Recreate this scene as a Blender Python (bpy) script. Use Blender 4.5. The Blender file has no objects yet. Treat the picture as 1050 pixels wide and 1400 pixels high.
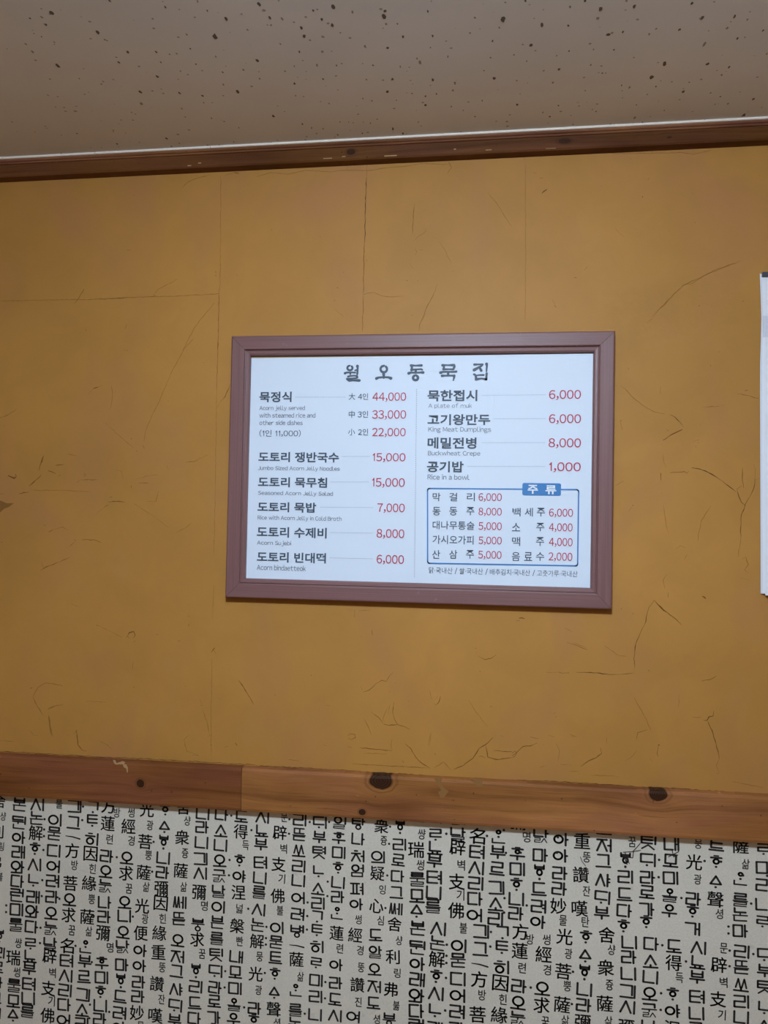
import bpy, bmesh, math, random, re, unicodedata
from mathutils import Vector, Matrix
from mathutils.geometry import delaunay_2d_cdt
random.seed(7)
C = bpy.context.scene.collection
SC = bpy.context.scene

# ------------------------------------------------------------------ camera
YAW, PITCH, ROLL = -0.12875, 0.02602, 0.01356
CAM = Vector((0.54382, -1.60476, 1.69354)); FPX = 1050.0
cy, sy, cp, sp, cr, sr = math.cos(YAW), math.sin(YAW), math.cos(PITCH), math.sin(PITCH), math.cos(ROLL), math.sin(ROLL)
FW = Vector((sy*cp, cy*cp, sp)); R0 = Vector((cy, -sy, 0)); U0 = R0.cross(FW)
RT = R0*cr + U0*sr; UP = U0*cr - R0*sr
cd = bpy.data.cameras.new('camera'); cam = bpy.data.objects.new('camera', cd); C.objects.link(cam)
cd.sensor_fit = 'HORIZONTAL'; cd.sensor_width = 36.0; cd.lens = 36.0*FPX/1050.0; cd.clip_start = 0.02
cam.matrix_world = Matrix(((RT.x, UP.x, -FW.x, CAM.x), (RT.y, UP.y, -FW.y, CAM.y), (RT.z, UP.z, -FW.z, CAM.z), (0, 0, 0, 1)))
SC.camera = cam

# ------------------------------------------------------------------ world, light, exposure
w = bpy.data.worlds.new('world'); SC.world = w; w.use_nodes = True
w.node_tree.nodes['Background'].inputs[0].default_value = (0.8, 0.88, 1.0, 1)
w.node_tree.nodes['Background'].inputs[1].default_value = 0.05
SC.view_settings.view_transform = 'Standard'; SC.view_settings.look = 'None'
SC.view_settings.gamma = 1.0; SC.view_settings.use_curve_mapping = False
SC.view_settings.exposure = 0.0

def area_light(name, loc, size, power, color, rot=(0, 0, 0), shape='DISK', size_y=None):
    d = bpy.data.lights.new(name, 'AREA'); d.shape = shape; d.size = size; d.energy = power; d.color = color
    if size_y: d.size_y = size_y
    o = bpy.data.objects.new(name, d); o.location = loc; o.rotation_euler = rot; C.objects.link(o); return o
LIGHT_POS = (0.48, -1.50)
LAMP_COLOR = (0.67, 0.82, 1.0); LAMP_NEAR, LAMP_FAR = 285.0, 22.0   # emission of the two domed diffusers, built with their lamps below

# ------------------------------------------------------------------ helpers
def at(px, py, Y=0.0):
    d = FW*FPX + RT*(px-525) - UP*(py-700); t = (Y-CAM.y)/d.y; return CAM + d*t
def at_z(px, py, Z):
    d = FW*FPX + RT*(px-525) - UP*(py-700); t = (Z-CAM.z)/d.z; return CAM + d*t
def crop(ox, oy, s): return lambda u, v: (ox+u/s, oy+v/s)

def mesh_obj(name, verts, faces, mat, parent=None, smooth=False, cat=None):
    me = bpy.data.meshes.new(name); me.from_pydata([tuple(v) for v in verts], [], faces); me.update()
    if mat: me.materials.append(mat)
    if smooth: me.polygons.foreach_set('use_smooth', [True]*len(me.polygons))
    o = bpy.data.objects.new(name, me); C.objects.link(o)
    if parent is not None: o.parent = parent; o.matrix_parent_inverse = Matrix.Identity(4)
    return o
def empty(name, loc=(0, 0, 0), ry=0.0):
    o = bpy.data.objects.new(name, None); o.location = loc; o.rotation_euler = (0, ry, 0); o.empty_display_size = .05; C.objects.link(o); return o
def tag(o, label=None, cat=None, group=None, kind=None):
    for k, v in (('label', label), ('category', cat), ('group', group), ('kind', kind)):
        if v: o[k] = v
    return o
class MB:
    def __init__(s): s.v = []; s.f = []
    def add(s, V, F):
        n = len(s.v); s.v += [tuple(p) for p in V]; s.f += [tuple(i+n for i in f) for f in F]
    def box(s, x0, x1, y0, y1, z0, z1):
        s.add([(x0,y0,z0),(x1,y0,z0),(x1,y1,z0),(x0,y1,z0),(x0,y0,z1),(x1,y0,z1),(x1,y1,z1),(x0,y1,z1)],
              [(3,2,1,0),(4,5,6,7),(0,1,5,4),(1,2,6,5),(2,3,7,6),(3,0,4,7)])
    def extrude_x(s, prof, x0, x1, zf0=None, zf1=None, n=1):
        # prof: closed list of (y,z), counter-clockwise seen from +x
        k = len(prof); V = []; F = []
        for i in range(n+1):
            x = x0+(x1-x0)*i/n; V += [(x, y, z) for y, z in prof]
        for i in range(n):
            for j in range(k): F.append((i*k+j, i*k+(j+1) % k, (i+1)*k+(j+1) % k, (i+1)*k+j))
        F.append(tuple(range(k-1, -1, -1))); F.append(tuple(range(n*k, n*k+k))); s.add(V, F)
    def build(s, name, mat, parent=None, smooth=False): return mesh_obj(name, s.v, s.f, mat, parent, smooth)

def fix_normals(o):
    bm = bmesh.new(); bm.from_mesh(o.data); bmesh.ops.recalc_face_normals(bm, faces=bm.faces); bm.to_mesh(o.data); bm.free(); return o

# ------------------------------------------------------------------ materials
def new_mat(name):
    m = bpy.data.materials.new(name); m.use_nodes = True; nt = m.node_tree
    return m, nt, nt.nodes['Principled BSDF']
def nd(nt, t, **kw):
    n = nt.nodes.new(t)
    for k, v in kw.items():
        if k.startswith('i_'):
            key = k[2:]; key = int(key) if key.isdigit() else key.replace('_', ' ')
            n.inputs[key].default_value = v
        else: setattr(n, k, v)
    return n
def flat(name, col, rough=.6, spec=.5, **kw):
    m, nt, b = new_mat(name); b.inputs['Base Color'].default_value = (*col, 1); b.inputs['Roughness'].default_value = rough
    b.inputs['Specular IOR Level'].default_value = spec
    for k, v in kw.items(): b.inputs[k.replace('_', ' ')].default_value = v
    return m
def ramp(nt, fac, stops):
    r = nt.nodes.new('ShaderNodeValToRGB'); nt.links.new(fac, r.inputs[0])
    while len(r.color_ramp.elements) < len(stops): r.color_ramp.elements.new(0.5)
    for e, (p, c) in zip(r.color_ramp.elements, stops):
        e.position = p; e.color = (*c, 1) if len(c) == 3 else c
    return r.outputs[0]
def mix(nt, a, b, fac, mode='MIX'):
    n = nt.nodes.new('ShaderNodeMix'); n.data_type = 'RGBA'; n.blend_type = mode
    for sock, val in ((n.inputs[0], fac), (n.inputs[6], a), (n.inputs[7], b)):
        if hasattr(val, 'links') or hasattr(val, 'is_linked'): nt.links.new(val, sock)
        elif isinstance(val, (int, float)): sock.default_value = val
        else: sock.default_value = (*val, 1)
    return n.outputs[2]
def coords(nt, scale=(1, 1, 1), loc=(0, 0, 0)):
    tc = nt.nodes.new('ShaderNodeTexCoord'); mp = nt.nodes.new('ShaderNodeMapping')
    nt.links.new(tc.outputs['Object'], mp.inputs[0]); mp.inputs['Scale'].default_value = scale; mp.inputs['Location'].default_value = loc
    return mp.outputs[0]
def noise(nt, vec, scale, detail=4, rough=.5, dist=0):
    n = nd(nt, 'ShaderNodeTexNoise', i_Scale=scale, i_Detail=detail, i_Roughness=rough, i_Distortion=dist); nt.links.new(vec, n.inputs['Vector']); return n.outputs[0]
def bump(nt, b, h, strength, dist=.001):
    n = nd(nt, 'ShaderNodeBump', i_Strength=strength, i_Distance=dist); nt.links.new(h, n.inputs['Height']); nt.links.new(n.outputs[0], b.inputs['Normal']); return n
def math_n(nt, op, a, b=None, c=None):
    n = nt.nodes.new('ShaderNodeMath'); n.operation = op
    for i, v in enumerate((a, b, c)):
        if v is None: continue
        if isinstance(v, (int, float)): n.inputs[i].default_value = v
        else: nt.links.new(v, n.inputs[i])
    return n.outputs[0]

OCHRE = (0.465, 0.225, 0.050)
def mat_wall():
    m, nt, b = new_mat('ochre_wall_paint')
    v = coords(nt)
    big = noise(nt, v, 1.6, 3, .5, .3); mid = noise(nt, v, 9, 5, .6, .5); fine = noise(nt, v, 420, 3, .6)
    c = ramp(nt, big, [(.3, tuple(x*.90 for x in OCHRE)), (.7, tuple(x*1.06 for x in OCHRE))])
    c2 = ramp(nt, mid, [(.35, (.93, .93, .92)), (.6, (1, 1, 1))])
    c = mix(nt, c, c2, 1.0, 'MULTIPLY')
    # reddish patches where the paint was touched up
    red = ramp(nt, noise(nt, coords(nt, (1, 1, .6), (4, 2, 7)), 5.5, 3, .5, .4), [(.5, (0, 0, 0)), (.7, (.6, .6, .6))])
    c = mix(nt, c, (0.42, .19, .07), red)
    # small dirt dots
    vo = nd(nt, 'ShaderNodeTexVoronoi', i_Scale=30.0, i_Randomness=1.0); nt.links.new(v, vo.inputs['Vector'])
    thr = math_n(nt, 'MULTIPLY', noise(nt, v, 7, 2), .095)
    dot = math_n(nt, 'LESS_THAN', vo.outputs['Distance'], math_n(nt, 'SUBTRACT', thr, .026))
    c = mix(nt, c, (0.16, .085, .03), math_n(nt, 'MULTIPLY', dot, .55))
    nt.links.new(c, b.inputs['Base Color']); b.inputs['Roughness'].default_value = .55; b.inputs['Specular IOR Level'].default_value = .22
    h = math_n(nt, 'ADD', math_n(nt, 'MULTIPLY', noise(nt, v, 5, 3, .5, .6), 2.2), math_n(nt, 'MULTIPLY', fine, .05))
    bump(nt, b, h, .5, .0012)
    return m
def mat_ceiling():
    m, nt, b = new_mat('speckled_ceiling_board')
    v = coords(nt)
    c = ramp(nt, noise(nt, v, 4, 4), [(.3, (.68, .66, .63)), (.7, (.74, .72, .69))])
    n1 = noise(nt, v, 60, 2, .5)
    vo = nd(nt, 'ShaderNodeTexVoronoi', i_Scale=48.0, i_Randomness=1.0); nt.links.new(v, vo.inputs['Vector'])
    d = math_n(nt, 'ADD', vo.outputs['Distance'], math_n(nt, 'MULTIPLY', noise(nt, v, 300, 2), .12))
    thr = math_n(nt, 'MULTIPLY', noise(nt, v, 22, 1), .30)
    k = math_n(nt, 'LESS_THAN', d, math_n(nt, 'SUBTRACT', thr, .005))
    c = mix(nt, c, (.22, .17, .13), math_n(nt, 'MULTIPLY', k, .7))
    nt.links.new(c, b.inputs['Base Color']); b.inputs['Roughness'].default_value = .6
    bump(nt, b, noise(nt, v, 500, 2), .15, .0004)
    return m
def mat_paper_wall():
    m, nt, b = new_mat('lettered_wallpaper_ground')
    v = coords(nt)
    c = ramp(nt, noise(nt, v, 3, 5, .6), [(.3, (.67, .625, .525)), (.7, (.75, .70, .595))])
    f = ramp(nt, noise(nt, coords(nt, (1, 1, 1)), 260, 3, .7), [(.3, (.90, .90, .89)), (.6, (1, 1, 1))])
    c = mix(nt, c, f, 1.0, 'MULTIPLY')
    st = ramp(nt, noise(nt, v, 26, 3, .6, 1), [(.66, (0, 0, 0)), (.78, (.35, .35, .35))])
    c = mix(nt, c, (.40, .36, .28), st)
    nt.links.new(c, b.inputs['Base Color']); b.inputs['Roughness'].default_value = .6; b.inputs['Specular IOR Level'].default_value = .3
    bump(nt, b, noise(nt, v, 700, 2), .25, .0004)
    return m

def mat_wood(name, base, dark, knots, seed, blot=0.0, left_dark=None):
    """pine: knots are (x, z, rx, rz) on the face of the board"""
    m, nt, b = new_mat(name)
    tc = nt.nodes.new('ShaderNodeTexCoord'); sep = nt.nodes.new('ShaderNodeSeparateXYZ'); nt.links.new(tc.outputs['Object'], sep.inputs[0])
    x, y, z = sep.outputs
    wob = noise(nt, coords(nt, (2.2, 3, 9), (seed, 0, 0)), 1.0, 3, .5, .2)
    # rings: signed height warped around each knot
    zz = math_n(nt, 'ADD', z, math_n(nt, 'MULTIPLY', wob, .045))
    masks = []; rings = []
    wn = math_n(nt, 'MULTIPLY', math_n(nt, 'SUBTRACT', noise(nt, coords(nt, (60, 60, 60)), 1, 2), .5), .35)
    for (kx, kz, rx, rz) in knots:
        dx = math_n(nt, 'DIVIDE', math_n(nt, 'SUBTRACT', x, kx), rx); dz = math_n(nt, 'DIVIDE', math_n(nt, 'SUBTRACT', z, kz), rz)
        d = math_n(nt, 'SQRT', math_n(nt, 'ADD', math_n(nt, 'MULTIPLY', dx, dx), math_n(nt, 'MULTIPLY', dz, dz)))
        d = math_n(nt, 'ADD', d, wn)
        # push the grain away from the knot
        push = math_n(nt, 'DIVIDE', math_n(nt, 'MULTIPLY', dz, rz*1.6), math_n(nt, 'ADD', math_n(nt, 'MULTIPLY', d, math_n(nt, 'MULTIPLY', d, .55)), .6))
        zz = math_n(nt, 'SUBTRACT', zz, push); masks.append(d)
    cmb = nt.nodes.new('ShaderNodeCombineXYZ'); nt.links.new(math_n(nt, 'MULTIPLY', x, 1.1), cmb.inputs[0]); nt.links.new(math_n(nt, 'MULTIPLY', y, 20), cmb.inputs[1]); nt.links.new(math_n(nt, 'MULTIPLY', zz, 42), cmb.inputs[2])
    g = noise(nt, cmb.outputs[0], 1.0, 5, .62, .25)
    c = ramp(nt, g, [(.28, dark), (.48, base), (.72, tuple(min(1, q*1.22) for q in base))])
    cm2 = nt.nodes.new('ShaderNodeCombineXYZ'); nt.links.new(math_n(nt, 'MULTIPLY', x, 9), cm2.inputs[0]); nt.links.new(math_n(nt, 'MULTIPLY', zz, 520), cm2.inputs[2])
    fib = noise(nt, cm2.outputs[0], 1.0, 3, .6)
    c = mix(nt, c, ramp(nt, fib, [(.30, (.72, .70, .66)), (.52, (1, 1, 1))]), .8, 'MULTIPLY')
    hue = ramp(nt, noise(nt, coords(nt, (1.6, 1, 5), (seed*2, 3, 8)), 2.0, 3), [(.42, (0, 0, 0)), (.60, (1, 1, 1))])
    c = mix(nt, c, (.92, .86, 1.25), hue, 'MULTIPLY')
    # thin dark cracks along the grain
    cm3 = nt.nodes.new('ShaderNodeCombineXYZ'); nt.links.new(math_n(nt, 'MULTIPLY', x, 5), cm3.inputs[0]); nt.links.new(math_n(nt, 'MULTIPLY', zz, 120), cm3.inputs[2]); nt.links.new(math_n(nt, 'ADD', 0.0, seed*1.0), cm3.inputs[1])
    c = mix(nt, c, tuple(q*.35 for q in dark), ramp(nt, noise(nt, cm3.outputs[0], 1.0, 4, .7, .4), [(.66, (0, 0, 0)), (.74, (.75, .75, .75))]))
    big = noise(nt, coords(nt, (2, 2, 9), (seed*3, 1, 2)), 1.5, 3)
    c = mix(nt, c, ramp(nt, big, [(.3, (.62, .54, .48)), (.5, (.9, .86, .82)), (.68, (1.1, 1.1, 1.05))]), 1.0, 'MULTIPLY')
    vo = nd(nt, 'ShaderNodeTexVoronoi', i_Scale=34.0, i_Randomness=1.0); nt.links.new(tc.outputs['Object'], vo.inputs['Vector'])
    c = mix(nt, c, tuple(q*.3 for q in dark), math_n(nt, 'MULTIPLY', math_n(nt, 'LESS_THAN', vo.outputs['Distance'], .055), .7))
    cm4 = nt.nodes.new('ShaderNodeCombineXYZ'); nt.links.new(math_n(nt, 'MULTIPLY', x, 70), cm4.inputs[0]); nt.links.new(math_n(nt, 'MULTIPLY', zz, 700), cm4.inputs[2])
    fl = ramp(nt, noise(nt, cm4.outputs[0], 1.0, 2, .5), [(.70, (0, 0, 0)), (.76, (.8, .8, .8))])
    fl2 = ramp(nt, noise(nt, coords(nt, (3, 3, 22), (seed, 5, 1)), 2.0, 2), [(.48, (0, 0, 0)), (.62, (1, 1, 1))])
    c = mix(nt, c, tuple(min(.9, q*1.9) for q in base), mix(nt, fl, fl2, 1.0, 'MULTIPLY'))
    for d in masks:
        halo = ramp(nt, math_n(nt, 'MULTIPLY', d, .25), [(.24, (.9, .9, .9)), (.30, (.05, .05, .05)), (.36, (.45, .45, .45)), (.41, (0, 0, 0))])
        c = mix(nt, c, tuple(q*.5 for q in dark), halo)
        rr = nd(nt, 'ShaderNodeMath', operation='SINE'); nt.links.new(math_n(nt, 'MULTIPLY', d, 26), rr.inputs[0])
        core = ramp(nt, rr.outputs[0], [(.2, (.030, .011, .004)), (.8, (.062, .024, .010))])
        c = mix(nt, c, core, ramp(nt, math_n(nt, 'MULTIPLY', d, .25), [(.235, (1, 1, 1)), (.27, (0, 0, 0))]))
    nt.links.new(c, b.inputs['Base Color']); b.inputs['Roughness'].default_value = .55; b.inputs['Specular IOR Level'].default_value = .12
    h = math_n(nt, 'ADD', fib, math_n(nt, 'MULTIPLY', g, 1.2)); bump(nt, b, h, .35, .0008)
    return m
def mat_frame(name, axis):
    m, nt, b = new_mat(name)
    sc = (3, 60, 420) if axis == 'x' else (420, 60, 3)
    g = noise(nt, coords(nt, sc), 1.0, 4, .65)
    c = ramp(nt, g, [(.25, (.150, .068, .066)), (.55, (.205, .098, .092)), (.8, (.255, .125, .118))])
    f = ramp(nt, noise(nt, coords(nt), 60, 2), [(.74, (0, 0, 0)), (.80, (.35, .35, .35))])
    c = mix(nt, c, (.35, .27, .25), f)
    nt.links.new(c, b.inputs['Base Color']); b.inputs['Roughness'].default_value = .45; b.inputs['Specular IOR Level'].default_value = .45
    bump(nt, b, g, .5, .0004); return m
def mat_sheet():
    m, nt, b = new_mat('laminated_menu_paper')
    b.inputs['Base Color'].default_value = (.72, .80, .90, 1); b.inputs['Roughness'].default_value = .55; b.inputs['Specular IOR Level'].default_value = .3
    h = noise(nt, coords(nt, (6, 6, 3)), 2.0, 3, .5, .8); bump(nt, b, h, .35, .004); return m

M = dict(
    wall=mat_wall(), ceil=mat_ceiling(), paper=mat_paper_wall(), sheet=mat_sheet(),
    fx=mat_frame('brown_frame_grain_along', 'x'), fz=mat_frame('brown_frame_grain_up', 'z'),
    ink=flat('wallpaper_black_ink', (.034, .028, .026), .7, .15), ink_soft=flat('wallpaper_grey_ink', (.085, .075, .068), .7, .15),
    black=flat('menu_dark_print', (.075, .095, .125), .5, .2), red=flat('menu_red_print', (.50, .035, .070), .5, .2),
    grey=flat('menu_grey_print', (.13, .145, .17), .4), dots=flat('menu_dotted_rule', (.15, .18, .22), .4),
    blue=flat('menu_blue_print', (.030, .200, .50), .4), white=flat('menu_white_print', (.82, .86, .90), .4),
    crack1=flat('wall_crack_dark', (.085, .036, .010), .9, .05), crack2=flat('wall_crack_mid', (.175, .075, .016), .9, .05),
    crack3=flat('wall_wrinkle_faint', (.300, .138, .030), .8, .1), crackhi=flat('wall_wrinkle_pale', (.52, .30, .11), .5, .3),
    stain=flat('wall_smudge', (.235, .112, .028), .9, .1),
    tan=flat('tan_backing_board', (.50, .36, .19), .7), plastic=flat('white_plastic', (.88, .82, .73), .35),
    paint_smear=flat('ochre_paint_smear', (.26, .125, .035), .6, .3), pale_smear=flat('pale_paint_smear', (.42, .27, .12), .6, .3),
    speck=flat('ceiling_speck_dark', (.135, .11, .092), .8, .2), speck2=flat('ceiling_speck_soft', (.33, .28, .235), .8, .2),
    page=flat('white_page', (.84, .86, .90), .4), page2=flat('grey_white_page', (.74, .77, .82), .45), binder=flat('dark_binding_strip', (.055, .055, .075), .4),
    floor=flat('floor_vinyl', (.42, .30, .19), .45), metal=flat('white_lamp_housing', (.80, .80, .78), .4),
    dark=flat('joint_dark', (.035, .02, .012), .8, .1),
)

# ------------------------------------------------------------------ the room
X0, X1, YB, ZC = -2.3, 3.1, -4.3, 2.517
ZR_T, ZR_B = 1.191, 1.0995                     # rail top and bottom
def slab(name, x0, x1, y0, y1, z0, z1, mat):
    q = MB(); q.box(x0, x1, y0, y1, z0, z1); return q.build(name, mat)
wall_back = tag(slab('wall_back', X0, X1, 0, .12, ZR_B+.02, ZC, M['wall']), kind='structure')
wall_lower = tag(slab('wall_back_lower', X0, X1, 0, .12, 0, ZR_B+.02, M['paper']), kind='structure')
ceiling = tag(slab('ceiling', X0-.12, X1+.12, YB-.12, .12, ZC, ZC+.1, M['ceil']), kind='structure')
tag(slab('floor', X0-.12, X1+.12, YB-.12, .12, -.1, 0, M['floor']), kind='structure')
tag(slab('wall_left', X0-.12, X0, YB-.12, .12, 0, ZC, M['wall']), kind='structure')
tag(slab('wall_right', X1, X1+.12, YB-.12, .12, 0, ZC, M['wall']), kind='structure')
tag(slab('wall_front', X0, X1, YB-.12, YB, 0, ZC, M['wall']), kind='structure')

# crown moulding: board, thin lips, white strip against the ceiling
trim1 = tag(empty('trim_1', (0, 0, 0)), kind='structure')
def tilt_z(mb, x_ref, slope):                    # boards are nailed a hair off level
    mb.v = [(x, y, z+(x-x_ref)*slope) for x, y, z in mb.v]; return mb
mk = [(*at(480, 208, -.025).xz, .009, .006), (*at(772, 193, -.025).xz, .012, .005), (*at(915, 188, -.025).xz, .004, .002)]
woodT = mat_wood('dark_pine_moulding', (.150, .060, .016), (.095, .035, .009), mk, 3)
q = MB(); zb, zt = 2.4785, 2.5105
q.extrude_x([(0, zb), (0, zt), (-.026, zt), (-.026, zb+.003), (-.0235, zb)][::-1], X0, X1); q.build('moulding_board', woodT, trim1)
q = MB()
q.extrude_x([(-.026, 2.5055), (-.029, 2.5055), (-.0305, 2.507), (-.0305, 2.5085), (-.026, 2.5085)], X0, X1)
q.extrude_x([(-.026, 2.5085), (-.0325, 2.5085), (-.035, 2.5098), (-.035, 2.5130), (-.026, 2.5130)], X0, X1)
fix_normals(q.build('moulding_lip', mat_wood('moulding_lip_pine', (.26, .115, .050), (.15, .06, .025), [], 11), trim1))
for cx_, cy2, wpx, hpx in ((448,216.5,12,1.6),(534,213,17,2.2),(470,214,5,1.2),(259,226.5,5,1.6),(273,223,4,1.6),(622,204,3,1.5),(668,205,8,1.4),(753,203,14,1.2)):
    p0, p1 = at(cx_-wpx/2, cy2+hpx/2, -.026), at(cx_+wpx/2, cy2-hpx/2, -.026)
    q = MB(); q.box(p0.x, p1.x, -.0264, -.0255, min(p0.z, p1.z), max(p0.z, p1.z)); q.build('paint_chip', M['pale_smear'], trim1)
xs = [X0, at(131, 211, -.036).x, at(288, 203, -.036).x, 2.2, X1]
for a, b_ in zip(xs[:-1], xs[1:]):
    q = MB(); q.extrude_x([(-.02, 2.5132), (-.036, 2.5132), (-.0385, 2.5134), (-.0395, 2.5148), (-.0395, ZC), (-.02, ZC)], a+.0007, b_-.0007)
    fix_normals(q.build('white_strip', M['plastic'], trim1))

# pine chair rail made of boards
trim2 = tag(empty('trim_2', (0, 0, 0)), kind='structure')
RY = -.020
jx = at(330, 1075, RY).x
kn = [(at(521, 1067, RY).x, at(521, 1067, RY).z, .0235, .0170), (at(495, 1111, RY).x, at(495, 1111, RY).z+.001, .007, .006), (at(900, 1086, RY).x, at(900, 1086, RY).z, .0175, .0125)]
kl = [(at(192, 1071, RY).x, at(192, 1071, RY).z, .0085, .0080)]
woodR = mat_wood('pine_rail_right', (.355, .152, .046), (.215, .078, .022), kn, 5)
woodL = mat_wood('pine_rail_left', (.235, .088, .026), (.135, .045, .012), kl, 9)
def rail_board(x0, x1, mat):
    q = MB(); t, b_ = ZR_T, ZR_B
    prof = [(0, b_), (-.015, b_), (-.0185, b_+.0015), (-.0205, b_+.007), (-.0205, t-.006), (-.0185, t-.0012), (-.016, t), (0, t)]
    q.extrude_x(prof, x0, x1); return fix_normals(q.build('rail_board', mat, trim2))
rail_board(X0, jx-.0006, woodL); rail_board(jx+.0006, X1, woodR)

def poly_flat(pts, Y, th, mat, name, parent):
    """irregular flat patch of real thickness lying on a wall plane; pts are (x,z)"""
    n = len(pts); V = [(x, Y-th, z) for x, z in pts]+[(x, Y, z) for x, z in pts]
    F = [tuple(range(n))]+[(i, i+n, (i+1) % n+n, (i+1) % n) for i in range(n)]
    return fix_normals(mesh_obj(name, V, F, mat, parent))
R6 = crop(440, 1040, 4.773)
for name, pts, mt in (('paint_smear', [(735,112),(785,112),(775,150),(800,180),(828,200),(815,215),(800,240),(775,245),(760,205),(780,195)], 'paint_smear'),
                      ('paint_smear', [(970,118),(1048,122),(1048,170),(1015,168),(995,140)], 'paint_smear')):
    poly_flat([tuple(at(*R6(u, v), RY-.0005).xz) for u, v in pts], -.0205, .0004, M[mt], name, trim2)
R5 = crop(150, 1030, 5.25)
for pts in ([(22,45),(40,48),(48,70),(75,62),(90,55),(110,62),(105,78),(70,78),(45,80),(30,68)], [(95,80),(118,78),(130,100),(130,138),(123,135),(120,110),(100,98)]):
    poly_flat([tuple(at(*R5(u, v), RY-.0005).xz) for u, v in pts], -.0205, .0003, M['pale_smear'], 'paint_smear', trim2)

# ------------------------------------------------------------------ marks in the wall paint
def ribbon(mb, pts, w0, h=.0006, Y=0.0, jit=.0):
    """shallow raised crease following pts (x,z) with tapered ends"""
    P = [Vector((x, z)) for x, z in pts]
    # subdivide a little with jitter for an organic edge
    Q = [P[0]]
    for a, b_ in zip(P[:-1], P[1:]):
        n = max(1, int((b_-a).length/.006))
        d = (b_-a); nrm = Vector((-d.y, d.x)); nrm = nrm/(nrm.length+1e-9)
        for i in range(1, n+1):
            p = a+d*i/n
            if i < n: p = p+nrm*random.uniform(-1, 1)*jit
            Q.append(p)
    n = len(Q); V = []; F = []
    for i, p in enumerate(Q):
        a = Q[max(0, i-1)]; b_ = Q[min(n-1, i+1)]; d = (b_-a); nn = Vector((-d.y, d.x)); nn = nn/(nn.length+1e-9)
        e = min(1, (i+.3)/2.2, (n-1-i+.3)/2.2); ww = w0*(.35+.65*e)*random.uniform(.45, 1.30)
        l, r = p+nn*ww/2, p-nn*ww/2
        V += [(l.x, Y-.00005, l.y), (p.x, Y-h*(.4+.6*e), p.y), (r.x, Y-.00005, r.y)]
    for i in range(n-1):
        k = i*3; F += [(k, k+1, k+4, k+3), (k+1, k+2, k+5, k+4)]
    mb.add(V, F)
W = {1: crop(0,180,3), 2: crop(350,160,3), 3: crop(700,140,3), 4: crop(0,460,3.281), 5: crop(0,740,3), 6: crop(350,820,3), 7: crop(700,800,3), 8: crop(830,420,4.773)}
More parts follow.
